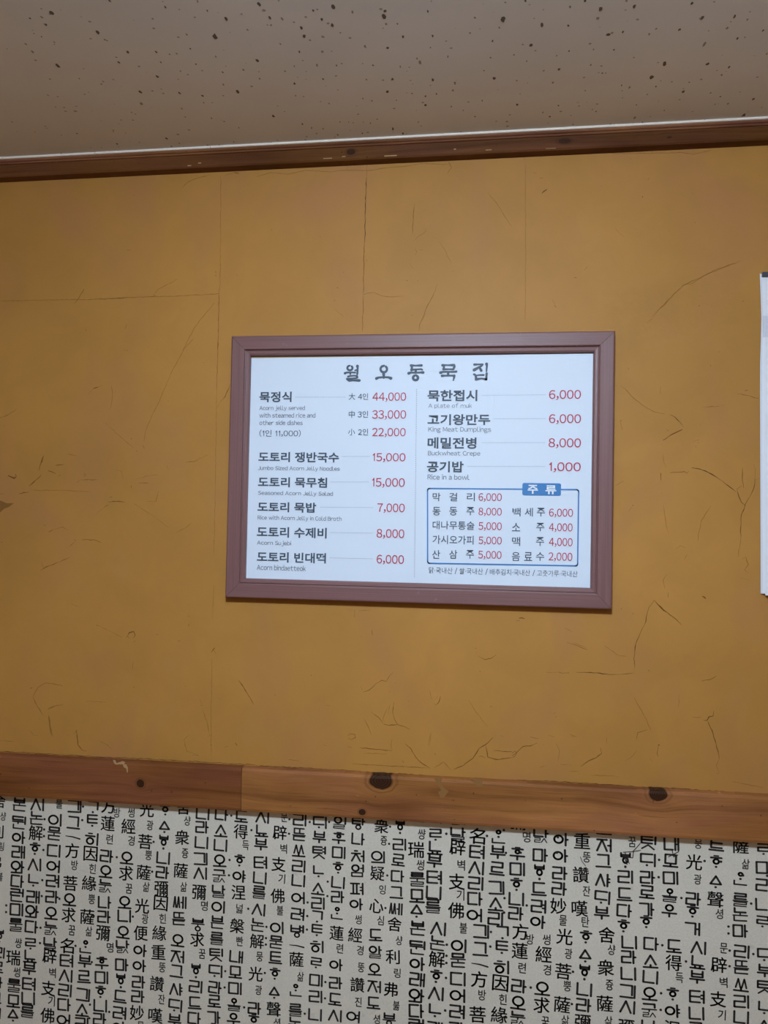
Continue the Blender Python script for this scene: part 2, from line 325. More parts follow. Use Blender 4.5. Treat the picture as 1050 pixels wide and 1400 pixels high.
# (crop, strength 1 dark / 2 mid / 3 faint, width mm, points)
CR = [
 (1,3,1.3,[(740,235),(775,205),(810,190),(860,178)]),(1,3,1,[(920,180),(950,172),(975,165)]),(1,2,2.5,[(962,168),(980,171)]),
 (1,3,.8,[(905,180),(905,400),(902,650)]),(1,2,.9,[(899,645),(897,760),(894,895)]),(1,3,1.1,[(0,695),(180,690),(380,688),(520,680),(700,675),(900,665)]),
 (1,2,1.0,[(385,688),(520,682)]),(1,2,.9,[(600,678),(650,675)]),(1,3,2.2,[(345,645),(325,680),(305,705)]),(1,3,1.0,[(632,668),(650,645),(690,625),(730,604)]),(1,2,1.2,[(520,485),(538,486)]),
 (1,2,3.,[(350,810),(356,818)]),(1,3,2.2,[(520,790),(514,808)]),(1,3,1.0,[(750,895),(800,800),(880,700)]),(1,2,1.6,[(628,670),(637,672)]),
 (1,2,1.6,[(884,573),(886,578)]),(1,2,1.6,[(884,588),(886,592)]),(1,3,1.8,[(970,585),(975,595)]),(1,3,1.6,[(548,262),(553,263)]),(1,3,1.8,[(308,275),(316,277)]),
 (2,3,.9,[(455,175),(454,245)]),(2,1,1.5,[(453,250),(449,380),(446,515)]),(2,2,1.0,[(444,515),(442,620),(440,730)]),(2,2,.8,[(440,730),(437,882)]),
 (2,2,.8,[(651,355),(645,410),(641,480)]),(2,3,.8,[(375,185),(375,215)]),(2,3,1.0,[(0,245),(60,228),(130,235),(210,218),(300,225),(370,218),(460,220),(560,205),(640,200)]),
 (2,3,1.0,[(645,510),(665,490),(690,475),(700,462),(690,458)]),(2,2,1.2,[(650,540),(660,552),(652,566)]),(2,2,1.0,[(672,545),(686,546)]),(2,3,1.3,[(630,598),(640,618),(650,622)]),
 (2,3,.9,[(750,510),(775,545),(800,600)]),(2,3,1.0,[(800,635),(818,628)]),(2,3,.9,[(725,490),(745,500)]),
 (2,2,1.0,[(443,728),(460,722),(480,720)]),(2,3,1.0,[(480,718),(510,732),(560,738),(605,735)]),(2,3,1.1,[(745,685),(725,735),(700,780),(690,810),(670,850),(667,880)]),
 (2,3,1.1,[(950,310),(980,345),(1010,390),(1035,430),(1050,450)]),(2,2,1.0,[(790,185),(802,208),(785,232)]),(2,2,2.6,[(332,698),(337,703)]),(2,2,1.5,[(320,750),(324,753)]),
 (2,2,1.6,[(62,460),(65,466)]),(2,1,1.3,[(452,587),(455,590)]),(2,1,1.2,[(618,670),(621,672)]),(2,2,1.2,[(638,812),(641,815)]),(2,3,.9,[(360,820),(325,790)]),(2,2,1.1,[(262,489),(264,491)]),
 (2,2,1.2,[(640,165),(650,182)]),(2,3,1.2,[(640,195),(700,190),(770,195),(800,190)]),
 (3,2,4.0,[(122,373),(132,364),(143,357)]),(3,2,2.0,[(115,312),(128,309)]),(3,2,1.3,[(88,288),(100,290)]),(3,2,1.8,[(556,318),(564,310)]),(3,2,2.0,[(534,385),(537,390)]),
 (3,3,1.0,[(345,200),(420,210),(560,208),(700,205),(745,215),(820,195)]),(3,2,.9,[(325,188),(345,195),(400,183),(412,188)]),(3,3,1.6,[(425,515),(435,532)]),(3,3,1.2,[(440,535),(460,552)]),
 (3,3,1.0,[(575,880),(640,810),(700,752),(740,742),(800,705),(860,680),(940,650)]),(3,2,2.0,[(256,719),(266,719)]),(3,2,1.6,[(172,835),(184,840)]),(3,2,1.0,[(165,810),(178,833)]),
 (3,3,1.2,[(295,690),(312,672)]),(3,2,1.5,[(766,834),(770,836)]),(3,2,1.5,[(944,815),(950,816)]),(3,3,.6,[(55,250),(56,600),(54,895)]),(3,2,1.0,[(50,225),(52,235)]),(3,3,1.4,[(643,526),(647,528)]),
 (3,3,1.3,[(738,372),(742,376)]),(3,3,1.3,[(748,492),(753,495)]),(3,3,1.2,[(1012,300),(1020,300)]),(3,3,1.4,[(365,340),(368,348)]),
 (4,3,1.0,[(870,10),(830,50),(770,160),(740,230),(715,290),(680,360),(655,420),(645,470)]),(4,2,2.0,[(640,488),(648,503)]),(4,2,1.5,[(610,512),(617,517)]),(4,3,1.0,[(470,385),(540,450),(600,500)]),
 (4,2,2.2,[(418,234),(443,226)]),(4,3,1.4,[(395,262),(418,236)]),(4,3,1.2,[(443,226),(458,218)]),(4,3,2.0,[(550,62),(575,64)]),(4,2,1.2,[(988,293),(1010,270),(1026,235),(1032,215)]),(4,3,.9,[(988,293),(968,325)]),
 (4,2,2.4,[(196,535),(183,570),(175,600)]),(4,2,1.8,[(130,672),(160,645),(185,622)]),(4,2,1.8,[(85,705),(130,697)]),(4,2,2.0,[(215,602),(240,610),(250,616)]),(4,2,1.6,[(258,626),(272,622)]),(4,2,2.0,[(250,578),(285,574)]),
 (4,2,1.8,[(345,655),(358,645)]),(4,2,1.2,[(360,643),(400,642),(435,643)]),(4,2,1.5,[(372,620),(380,614),(386,622),(376,628)]),(4,1,1.6,[(466,766),(484,756)]),(4,2,1.4,[(485,742),(520,740),(560,743)]),
 (4,3,1.2,[(430,800),(465,768)]),(4,2,1.6,[(492,722),(503,720)]),(4,2,1.3,[(622,656),(668,657)]),(4,2,2.0,[(588,670),(590,680)]),(4,3,1.0,[(610,640),(660,625),(710,620)]),(4,3,1.2,[(712,690),(700,740),(660,740)]),
 (4,3,1.0,[(520,600),(545,605),(552,640)]),(4,2,1.1,[(832,564),(870,562),(890,552),(900,545),(893,541)]),(4,3,1.0,[(900,548),(935,530)]),(4,3,1.4,[(748,578),(756,598)]),(4,2,3.0,[(36,624),(50,630),(64,636),(74,628),(68,618)]),
 (4,2,1.5,[(216,877),(240,866)]),(4,3,1.2,[(240,866),(280,855),(310,870)]),(4,2,1.4,[(332,912),(342,915)]),(4,2,1.1,[(365,912),(420,912),(455,925)]),(4,3,1.3,[(300,948),(338,920)]),(4,2,1.4,[(195,845),(205,850)]),
 (4,3,1.5,[(300,525),(345,535)]),(4,2,1.3,[(312,530),(320,532)]),(4,3,1.0,[(260,490),(272,500)]),(4,3,1.0,[(140,690),(300,690),(410,697)]),(4,2,1.4,[(0,707),(16,706)]),(4,1,1.2,[(957,916),(960,919)]),(4,2,1.0,[(753,289),(757,292)]),
 (4,2,.7,[(979,0),(976,120),(972,250)]),(4,3,.8,[(972,250),(970,420),(960,980)]),(4,2,1.5,[(586,458),(591,460)]),(4,3,1.1,[(790,880),(830,860),(860,838)]),(4,2,1.2,[(5,922),(12,924)]),(4,3,1.8,[(0,365),(40,350),(75,325)]),
 (4,3,1.3,[(500,220),(505,260),(495,330)]),(4,3,.9,[(600,750),(680,800),(760,860)]),
 (5,2,1.3,[(165,120),(190,105),(240,86)]),(5,3,1.6,[(240,86),(285,67)]),(5,3,1.2,[(170,85),(178,110)]),(5,2,2.0,[(395,344),(406,347)]),(5,3,1.0,[(406,347),(450,368),(500,394)]),(5,2,1.8,[(518,395),(530,375),(548,370),(555,385),(545,400)]),
 (5,2,1.3,[(530,398),(522,388)]),(5,2,1.5,[(548,415),(554,408)]),(5,3,1.2,[(548,492),(542,530)]),(5,2,1.5,[(640,382),(650,384)]),(5,2,1.8,[(728,405),(734,412),(741,404)]),(5,1,1.8,[(772,304),(776,310)]),(5,1,1.4,[(773,343),(776,346)]),
 (5,2,2.0,[(866,456),(876,442),(882,437)]),(5,3,2.0,[(876,445),(886,462)]),(5,2,1.4,[(978,571),(1000,600),(1040,668)]),(5,2,2.2,[(124,604),(133,600)]),(5,3,1.4,[(135,640),(155,600),(190,580),(255,592)]),(5,2,1.4,[(252,592),(257,595)]),
 (5,3,2.0,[(135,640),(150,670),(175,712)]),(5,3,2.4,[(195,690),(215,680),(258,668)]),(5,3,3.5,[(200,715),(205,760),(215,800)]),(5,2,1.5,[(312,775),(316,800),(320,835),(335,855),(355,862)]),(5,2,1.2,[(305,790),(318,775)]),
 (5,3,1.3,[(120,775),(140,797),(155,795)]),(5,3,1.2,[(0,817),(60,820)]),(5,3,1.0,[(350,656),(435,660)]),(5,2,1.5,[(547,597),(552,600)]),(5,2,1.3,[(757,594),(763,595)]),(5,3,1.2,[(820,650),(830,672)]),(5,2,1.4,[(822,672),(832,674)]),
 (5,3,1.1,[(830,690),(850,745),(860,800)]),(5,3,.8,[(877,180),(872,310)]),(5,2,.9,[(873,300),(871,318)]),(5,3,.8,[(870,480),(866,700),(866,880)]),(5,1,1.8,[(866,812),(866,820)]),(5,1,1.8,[(866,833),(866,840)]),(5,2,3.0,[(965,828),(973,838)]),
 (5,3,1.1,[(775,795),(755,815),(765,860),(815,878)]),(5,2,1.0,[(790,876),(815,879)]),(5,3,1.0,[(870,795),(850,800)]),(5,2,1.1,[(920,845),(935,840)]),(5,3,1.1,[(400,815),(440,835),(460,855)]),(5,3,1.0,[(890,640),(910,650)]),(5,3,1.0,[(290,255),(325,270)]),
 (5,1,1.1,[(0,862),(200,872),(400,884),(700,897),(880,908),(1050,917)]),
 (6,2,1.0,[(404,42),(403,72)]),(6,3,1.2,[(420,46),(470,42)]),(6,2,1.6,[(476,124),(477,145)]),(6,2,1.0,[(440,378),(465,370),(490,345),(515,330),(535,335),(550,310),(563,297)]),(6,2,1.1,[(430,355),(436,372)]),(6,3,1.8,[(285,432),(305,436)]),
 (6,3,1.3,[(470,460),(500,480),(528,512)]),(6,2,1.4,[(525,510),(545,515),(580,512),(610,520),(630,532)]),(6,2,1.1,[(566,420),(560,460),(568,490),(582,512)]),(6,3,1.0,[(550,430),(540,470)]),(6,2,1.2,[(376,560),(385,550),(405,552),(408,565),(390,574),(378,568)]),
 (6,2,1.3,[(376,602),(392,606)]),(6,2,1.3,[(425,607),(480,612),(558,619)]),(6,2,1.2,[(558,615),(553,595),(558,572)]),(6,3,1.2,[(440,485),(460,520),(475,555)]),(6,3,1.0,[(440,630),(540,632)]),(6,2,.9,[(395,673),(500,679),(600,684),(705,690)]),
 (6,2,1.2,[(612,590),(635,610),(655,645),(680,670),(715,692)]),(6,3,1.1,[(719,545),(710,600)]),(6,2,2.0,[(732,632),(738,634)]),(6,3,1.5,[(684,627),(692,628)]),(6,2,1.5,[(600,660),(606,668)]),(6,2,1.4,[(812,696),(850,680),(890,650),(915,610),(940,595),(972,565)]),
 (6,2,1.2,[(912,645),(925,640),(940,650)]),(6,2,1.4,[(942,600),(950,645),(985,655),(1050,648)]),(6,2,1.6,[(975,618),(1010,622),(1050,622)]),(6,2,1.3,[(730,425),(738,432),(750,420),(757,395)]),(6,3,1.1,[(735,410),(745,395)]),
 (6,3,1.0,[(710,370),(722,410)]),(6,2,1.1,[(912,230),(940,246),(965,240),(985,225)]),(6,3,1.0,[(870,410),(910,470),(950,522)]),(6,1,1.4,[(917,293),(920,295)]),(6,2,1.3,[(962,437),(966,440)]),(6,2,1.4,[(224,309),(229,312)]),(6,2,1.5,[(76,388),(80,394)]),
 (6,2,1.2,[(898,200),(904,198)]),(6,2,1.1,[(278,596),(290,600)]),(6,3,1.1,[(130,655),(180,662)]),(6,3,1.6,[(1003,557),(1015,562)]),(6,3,1.0,[(540,440),(520,490),(530,505)]),(6,3,1.0,[(715,550),(705,600)]),(6,2,1.0,[(570,340),(573,345)]),(6,2,1.2,[(547,375),(550,380)]),
 (6,1,1.2,[(0,680),(170,688),(400,702),(600,714),(800,727),(1050,740)]),(6,3,1.2,[(730,690),(770,665),(800,700)]),
 (7,1,1.2,[(0,797),(230,808),(450,822),(700,835),(850,845),(1050,858)]),(7,1,1.4,[(190,356),(205,361),(235,360)]),(7,1,1.3,[(262,357),(320,358),(410,367),(440,366)]),(7,2,1.1,[(440,366),(500,360)]),(7,3,1.1,[(140,357),(188,358)]),
 (7,1,1.2,[(503,340),(500,300),(508,240),(525,200)]),(7,2,1.2,[(525,200),(545,160),(562,90),(583,62)]),(7,2,1.2,[(583,62),(620,100),(660,130),(695,162)]),(7,3,1.2,[(500,345),(505,365)]),(7,2,1.1,[(225,235),(260,245),(310,265)]),(7,3,1.1,[(255,235),(305,258)]),
 (7,3,1.1,[(380,250),(440,290),(470,292)]),(7,3,1.1,[(215,175),(248,192)]),(7,2,1.3,[(778,393),(810,388),(838,372)]),(7,1,1.2,[(742,542),(775,542)]),(7,1,1.5,[(785,555),(800,555),(808,540),(825,537),(827,515)]),(7,2,1.4,[(803,558),(825,610),(845,680),(850,710)]),
 (7,3,1.1,[(850,710),(838,740),(850,775)]),(7,2,1.5,[(280,745),(315,720),(345,708),(368,690),(362,668)]),(7,2,1.4,[(0,700),(20,685),(45,662),(75,660),(103,648)]),(7,2,1.4,[(0,690),(12,680),(20,690),(8,705),(0,708)]),(7,2,1.1,[(75,622),(110,630)]),
 (7,3,1.1,[(235,612),(265,622),(240,618)]),(7,3,1.2,[(150,615),(175,625)]),(7,2,1.1,[(512,630),(516,605),(535,600),(555,592)]),(7,3,1.1,[(460,722),(490,705),(510,680)]),(7,1,2.6,[(598,656),(606,656)]),(7,2,1.4,[(600,660),(595,690),(600,705)]),
 (7,3,1.4,[(565,710),(575,722)]),(7,3,1.1,[(180,650),(195,680),(188,720)]),(7,3,1.2,[(200,735),(245,738)]),(7,3,1.0,[(110,748),(135,740)]),(7,3,1.0,[(230,765),(280,762)]),(7,3,1.3,[(390,622),(388,650)]),(7,2,1.3,[(172,526),(180,524)]),(7,2,1.4,[(176,542),(183,538)]),
 (7,2,2.8,[(785,46),(794,52)]),(7,2,1.3,[(640,30),(640,50)]),(7,2,1.2,[(495,116),(498,118)]),(7,1,1.3,[(447,97),(450,99)]),(7,3,1.1,[(900,805),(940,812),(1030,830)]),(7,3,1.2,[(320,780),(420,782),(440,790)]),(7,2,3.5,[(28,136),(40,134),(52,138)]),(7,3,2.5,[(18,146),(34,146)]),
 (7,2,1.3,[(560,350),(563,352)]),(7,3,1.0,[(685,450),(682,500)]),(7,3,1.0,[(735,640),(740,648)]),(7,3,1.0,[(500,460),(555,560),(570,600)]),(7,2,1.2,[(838,770),(845,775)]),
 (8,3,1.0,[(88,515),(115,530),(160,580),(225,635),(300,680),(380,698)]),(8,1,1.1,[(410,700),(440,715),(475,750),(500,785)]),(8,2,2.0,[(365,868),(400,845),(440,822),(492,798)]),(8,2,1.0,[(348,520),(348,568)]),(8,2,1.1,[(620,652),(680,648),(730,646)]),(8,3,1.0,[(730,646),(765,640)]),
 (8,2,1.0,[(850,568),(870,564),(910,575),(990,595)]),(8,2,2.5,[(900,545),(920,540)]),(8,3,1.0,[(85,735),(100,800)]),(8,2,1.2,[(88,738),(94,744)]),(8,2,1.3,[(394,803),(398,806)]),(8,3,1.4,[(560,880),(600,865)]),(8,2,1.2,[(590,885),(600,880)]),(8,2,2.4,[(350,1083),(351,1130)]),
 (8,2,1.2,[(412,1080),(460,1077),(505,1072),(520,1083),(535,1070)]),(8,1,1.5,[(553,1048),(600,1055),(660,1078),(715,1110),(745,1130)]),(8,1,1.5,[(748,1130),(790,1165),(840,1205)]),(8,1,1.3,[(845,1190),(862,1175),(880,1165)]),(8,2,1.1,[(890,1180),(882,1110),(885,1050)]),
 (8,2,1.4,[(848,1190),(862,1240),(878,1275),(900,1290)]),(8,2,1.1,[(965,1110),(960,1170),(940,1220),(900,1290),(888,1336)]),(8,3,1.0,[(955,1020),(968,1060),(965,1110)]),(8,3,1.0,[(968,1130),(1000,1115)]),(8,2,1.4,[(164,1292),(172,1294)]),(8,3,1.0,[(50,1165),(110,1135)]),
 (8,3,.9,[(365,960),(370,1010),(385,1040)]),(8,3,1.2,[(140,1335),(165,1300)]),(8,2,1.2,[(139,399),(142,403)]),(8,2,1.2,[(675,380),(677,384)]),(8,3,1.3,[(578,905),(580,918)]),(8,3,1.2,[(605,768),(612,772)]),(8,3,1.2,[(352,1208),(362,1215)]),
 (8,3,1.0,[(255,105),(300,70)]),
]
W[9] = crop(900, 340, 2.8)
CR += [(9,3,1.2,[(8,230),(50,185),(95,140),(160,112),(210,85),(290,55)]),(9,2,1.1,[(333,980),(318,1020),(315,1070),(316,1110)]),(9,3,1.1,[(316,1110),(305,1180)]),(9,3,1.3,[(320,1190),(335,1180),(345,1210),(330,1230),(345,1240)]),
 (9,3,1.2,[(315,1260),(345,1268)]),(9,3,1.3,[(65,1150),(85,1137),(105,1145)]),(9,3,1.2,[(100,1190),(112,1168)]),(9,3,1.3,[(35,1245),(18,1270),(25,1300)]),(9,2,3.0,[(168,1330),(182,1340)]),(9,1,1.3,[(0,1365),(20,1385),(42,1400)]),
 (9,3,1.0,[(150,1120),(165,1040),(200,985)]),(9,3,1.0,[(20,980),(30,1060),(40,1090)])]
for st, nm, mt in ((1, 'crack', 'crack1'), (2, 'crease', 'crack2'), (3, 'faint_crease', 'crack3')):
    q = MB()
    for c, s, wd, pts in CR:
        if s != st: continue
        P = [tuple(at(*W[c](u, v)).xz) for u, v in pts]
        if len(P) == 2 and (Vector(P[0])-Vector(P[1])).length < .004:
            c0 = (Vector(P[0])+Vector(P[1]))/2; d = (Vector(P[1])-Vector(P[0])); d = d/(d.length+1e-9)*.0016
            P = [tuple(c0-d), tuple(c0), tuple(c0+d)]
        ribbon(q, P, wd*.00115*(1.0 if st > 1 else .9), .0003 if st > 1 else .0002, 0, .0008)
    tag(q.build(nm, M[mt], wall_back), kind='stuff')
# smudge at the far left
q = MB()
pts = [(0,735),(30,748),(62,748),(40,765),(20,772),(0,790)]
poly_flat([tuple(at(*W[4](u, v)).xz) for u, v in pts], 0, .0002, M['stain'], 'smudge', wall_back)

# ------------------------------------------------------------------ ceiling specks
S1 = [(212,53,8),(402,132,8),(107,180,5),(135,213,6),(222,172,5),(238,270,7),(488,256,6),(525,213,7),(640,212,6),(646,314,7),(580,425,8),(575,377,8),(735,381,7),(830,393,6),(883,150,10),(927,77,6),(187,101,7),(186,517,4),(315,547,4),(685,568,8),(735,587,4),(480,590,5),(252,628,5),(973,375,8),(998,286,5),(885,232,4),(765,141,4),(850,44,4),(760,480,4),(540,460,4),(920,498,4),(980,524,4),(745,445,4),(450,3,5),(430,162,5),(196,390,4),(660,255,4),(740,291,4),(228,438,4),(958,582,4),(172,70,5),(170,150,4),(123,75,4),(325,322,4),(415,344,4),(464,325,4),(836,421,4),(868,485,4),(703,600,4),(572,584,4),(515,545,3),(465,540,3),(1015,122,4),(991,57,4),(677,28,4),(735,38,3),(810,5,4),(913,296,4),(916,346,4),(926,271,3),(804,263,4),(695,222,4),(725,220,4),(780,200,4)]
S2 = [(10,15,10),(57,72,6),(62,103,5),(108,77,6),(185,113,6),(198,148,8),(235,43,5),(270,80,6),(318,28,9),(312,105,7),(272,212,6),(540,196,7),(523,66,9),(530,45,6),(560,325,8),(540,375,9),(603,150,7),(672,256,7),(725,147,5),(898,72,5),(1015,80,10),(970,168,5),(998,113,4),(787,232,4),(816,341,6),(977,321,7),(725,328,8),(695,395,5),(695,431,6),(475,413,5),(158,342,6),(163,393,4),(250,267,5),(330,268,4),(447,190,5),(72,477,6),(190,508,5),(398,503,4),(335,553,5),(562,528,7),(602,547,6),(840,540,4),(78,597,5),(118,291,5),(157,271,4),(808,370,5),(928,412,4),(533,98,5),(5,248,7),(15,322,5),(380,500,4),(275,325,4),(640,383,4),(575,411,4),(740,384,4),(800,437,4),(100,180,5),(178,212,4),(228,524,5),(275,528,4),(437,547,4),(438,404,4),(453,326,4),(480,268,4),(592,273,4),(665,500,4),(660,240,4),(715,195,4),(850,452,4),(898,478,4),(985,497,4),(962,236,4),(935,290,3),(395,48,5),(580,97,4),(705,45,4),(878,135,4),(345,500,4),(470,505,4),(300,425,4),(568,444,4)]
S3 = [(300,2,5),(238,27,5),(362,37,7),(353,75,8),(502,27,8),(122,101,8),(230,105,5),(394,142,9),(80,185,9),(234,209,4),(60,251,4),(334,203,4),(418,203,4),(687,121,6),(780,72,7),(739,13,7),(914,67,6),(788,182,8),(802,262,7),(626,262,9),(890,275,6),(573,316,9),(703,376,7),(727,337,4),(483,358,6),(193,285,6),(168,339,5),(324,266,4),(21,429,6),(126,461,5),(155,478,5),(503,482,7),(535,502,5),(345,457,4),(330,448,3),(950,472,9),(989,407,8),(886,425,5),(860,307,5),(855,396,4),(563,140,5),(592,118,4),(449,350,4),(183,228,4),(8,225,4),(789,492,4),(484,518,5),(250,510,5),(33,385,3),(882,115,5),(815,380,4),(455,130,4),(500,235,4),(555,388,4),(590,355,4),(656,335,4),(777,325,4),(925,157,4),(955,153,4),(965,80,5),(1030,125,4),(1045,220,4),(295,318,5),(370,300,4),(300,372,4),(130,290,5),(20,330,4),(510,430,4),(625,452,4),(190,433,4),(470,2,5),(55,3,6)]
darks = MB(); softs = MB()
def speck(mb, p, rx, ry):
    n = 7; a0 = random.uniform(0, 6); V = []
    for i in range(n):
        a = a0+i*2*math.pi/n; k = random.uniform(.55, 1.25)
        V.append((p.x+math.cos(a)*rx*k, p.y+math.sin(a)*ry*k, ZC-.0003))
    V += [(x, y, ZC+.0001) for x, y, z in V]
    mb.add(V, [tuple(range(n))]+[(i, (i+1) % n, (i+1) % n+n, i+n) for i in range(n)])
for lst, cf in ((S1, crop(0,0,3)), (S2, crop(350,0,3)), (S3, crop(700,0,3))):
    for i, (u, v, r) in enumerate(lst):
        p = at_z(*cf(u, v), ZC); rr = r/3*.00118
        speck(darks if (r >= 6 or i % 3 == 0) and i % 7 != 3 else softs, p, rr, rr*random.uniform(1.3, 2.2))
for _ in range(1500):                                        # the board goes on outside the photograph
    p = Vector((random.uniform(X0, X1), random.uniform(-2.6, -.62), 0)); r = random.choice((.0015, .002, .003))
    speck(darks if random.random() < .4 else softs, p, r, r*1.5)
for _ in range(260):
    p = Vector((random.choice((random.uniform(X0, -.65), random.uniform(1.2, X1))), random.uniform(-.62, -.06), 0)); r = random.choice((.0015, .002, .003))
    speck(darks if random.random() < .4 else softs, p, r, r*1.5)
tag(darks.build('dark_specks', M['speck'], ceiling), kind='stuff'); tag(softs.build('pale_specks', M['speck2'], ceiling), kind='stuff')

# ------------------------------------------------------------------ lettering
_gl = {}
def glyph(s, offset=0.0, shear=0.0, spacing=1.0):
    key = (s, offset, spacing)
    if key in _gl: return _gl[key]
    cu = bpy.data.curves.new('t', 'FONT'); cu.body = s; cu.size = 1.0; cu.offset = offset; cu.resolution_u = 3; cu.fill_mode = 'FRONT'; cu.space_character = spacing
    ob = bpy.data.objects.new('t', cu); C.objects.link(ob)
    bpy.context.view_layer.update()
    dg = bpy.context.evaluated_depsgraph_get(); me = bpy.data.meshes.new_from_object(ob.evaluated_get(dg))
    V = [(v.co.x, v.co.y) for v in me.vertices]; F = [tuple(p.vertices) for p in me.polygons]
    bpy.data.objects.remove(ob); bpy.data.curves.remove(cu); bpy.data.meshes.remove(me)
    if not V: V = [(0, 0), (1, 0), (1, 1)]; F = [(0, 1, 2)]
    x0 = min(v[0] for v in V); x1 = max(v[0] for v in V); y0 = min(v[1] for v in V); y1 = max(v[1] for v in V)
    V = [((x-x0)/(x1-x0+1e-9), (y-y0)/(y1-y0+1e-9)) for x, y in V]
    _gl[key] = (V, F); return V, F

def stroke(V, F, pts, wds, closed=False, caps=True, asp=1.0):
    """flat brush stroke with round caps in a plane; appends 2D verts"""
    n = len(pts)
    if isinstance(wds, (int, float)): wds = [wds]*n
    for i in range(n-1 if not closed else n):
        a = Vector(pts[i]); b_ = Vector(pts[(i+1) % n]); wa, wb = wds[i]/2, wds[(i+1) % n]/2
        d = b_-a
        if d.length < 1e-9: continue
        nn = Vector((-d.y, d.x)).normalized(); k = len(V)
        V += [tuple(a+nn*wa), tuple(a-nn*wa), tuple(b_-nn*wb), tuple(b_+nn*wb)]; F.append((k, k+1, k+2, k+3))
    for i in range(n):
        inner = closed or 0 < i < n-1
        if not caps and not inner: continue
        r = wds[i]/2; k = len(V); m = 8
        V += [(pts[i][0]+r*math.cos(2*math.pi*j/m), pts[i][1]+r*math.sin(2*math.pi*j/m)) for j in range(m)]; F.append(tuple(range(k, k+m)))
def circ(cx, cy_, rx, ry, n=16): return [(cx+rx*math.cos(2*math.pi*i/n+.2), cy_+ry*math.sin(2*math.pi*i/n+.2)) for i in range(n)]

# geometric woodblock letters: each jamo in a unit box, y up
L1, L2, L3 = [(0,1),(1,1),(1,0)], [(0,1),(0,0),(1,0)], None
CON = {'ㄱ': [L1], 'ㄴ': [L2], 'ㄷ': [[(1,1),(0,1),(0,0),(1,0)]], 'ㄹ': [[(0,1),(1,1),(1,.5),(0,.5),(0,0),(1,0)]], 'ㅁ': [[(0,0),(0,1),(1,1),(1,0),(0,0)]],
 'ㅂ': [[(0,1),(0,0),(1,0),(1,1)],[(0,.5),(1,.5)]], 'ㅅ': [[(.5,1),(0,0)],[(.5,1),(1,0)]], 'ㅇ': 'o', 'ㅈ': [[(0,1),(1,1)],[(.5,1),(0,0)],[(.5,1),(1,0)]],
 'ㅊ': [[(0,.75),(1,.75)],[(.5,.75),(0,0)],[(.5,.75),(1,0)],[(.35,1),(.65,1)]], 'ㅋ': [L1,[(0,.5),(1,.5)]], 'ㅌ': [[(1,1),(0,1),(0,0),(1,0)],[(0,.5),(1,.5)]],
 'ㅍ': [[(0,1),(1,1)],[(0,0),(1,0)],[(.3,1),(.3,0)],[(.7,1),(.7,0)]], 'ㅎ': 'h', 'ㅿ': [[(.5,1),(0,0),(1,0),(.5,1)]]}
PAIR = {'ㄲ': 'ㄱㄱ', 'ㄸ': 'ㄷㄷ', 'ㅃ': 'ㅂㅂ', 'ㅆ': 'ㅅㅅ', 'ㅉ': 'ㅈㅈ', 'ㄺ': 'ㄹㄱ', 'ㄻ': 'ㄹㅁ', 'ㄼ': 'ㄹㅂ', 'ㅄ': 'ㅂㅅ', 'ㄶ': 'ㄴㅎ', 'ㄽ': 'ㄹㅅ', 'ㄵ': 'ㄴㅈ', 'ㅀ': 'ㄹㅎ', 'ㄿ': 'ㄹㅍ', 'ㄾ': 'ㄹㅌ'}
CHO = 'ㄱㄲㄴㄷㄸㄹㅁㅂㅃㅅㅆㅇㅈㅉㅊㅋㅌㅍㅎ'
JUNG = 'ㅏㅐㅑㅒㅓㅔㅕㅖㅗㅘㅙㅚㅛㅜㅝㅞㅟㅠㅡㅢㅣ'
JONG = ' ㄱㄲㄳㄴㄵㄶㄷㄹㄺㄻㄼㄽㄾㄿㅀㅁㅂㅄㅅㅆㅇㅈㅊㅋㅌㅍㅎ'
VR = {'ㅏ': ('ㅣr',), 'ㅑ': ('ㅣrr',), 'ㅓ': ('ㅣl',), 'ㅕ': ('ㅣll',), 'ㅣ': ('ㅣ',), 'ㅐ': ('ㅐ',), 'ㅔ': ('ㅔ',), 'ㅖ': ('ㅖ',)}
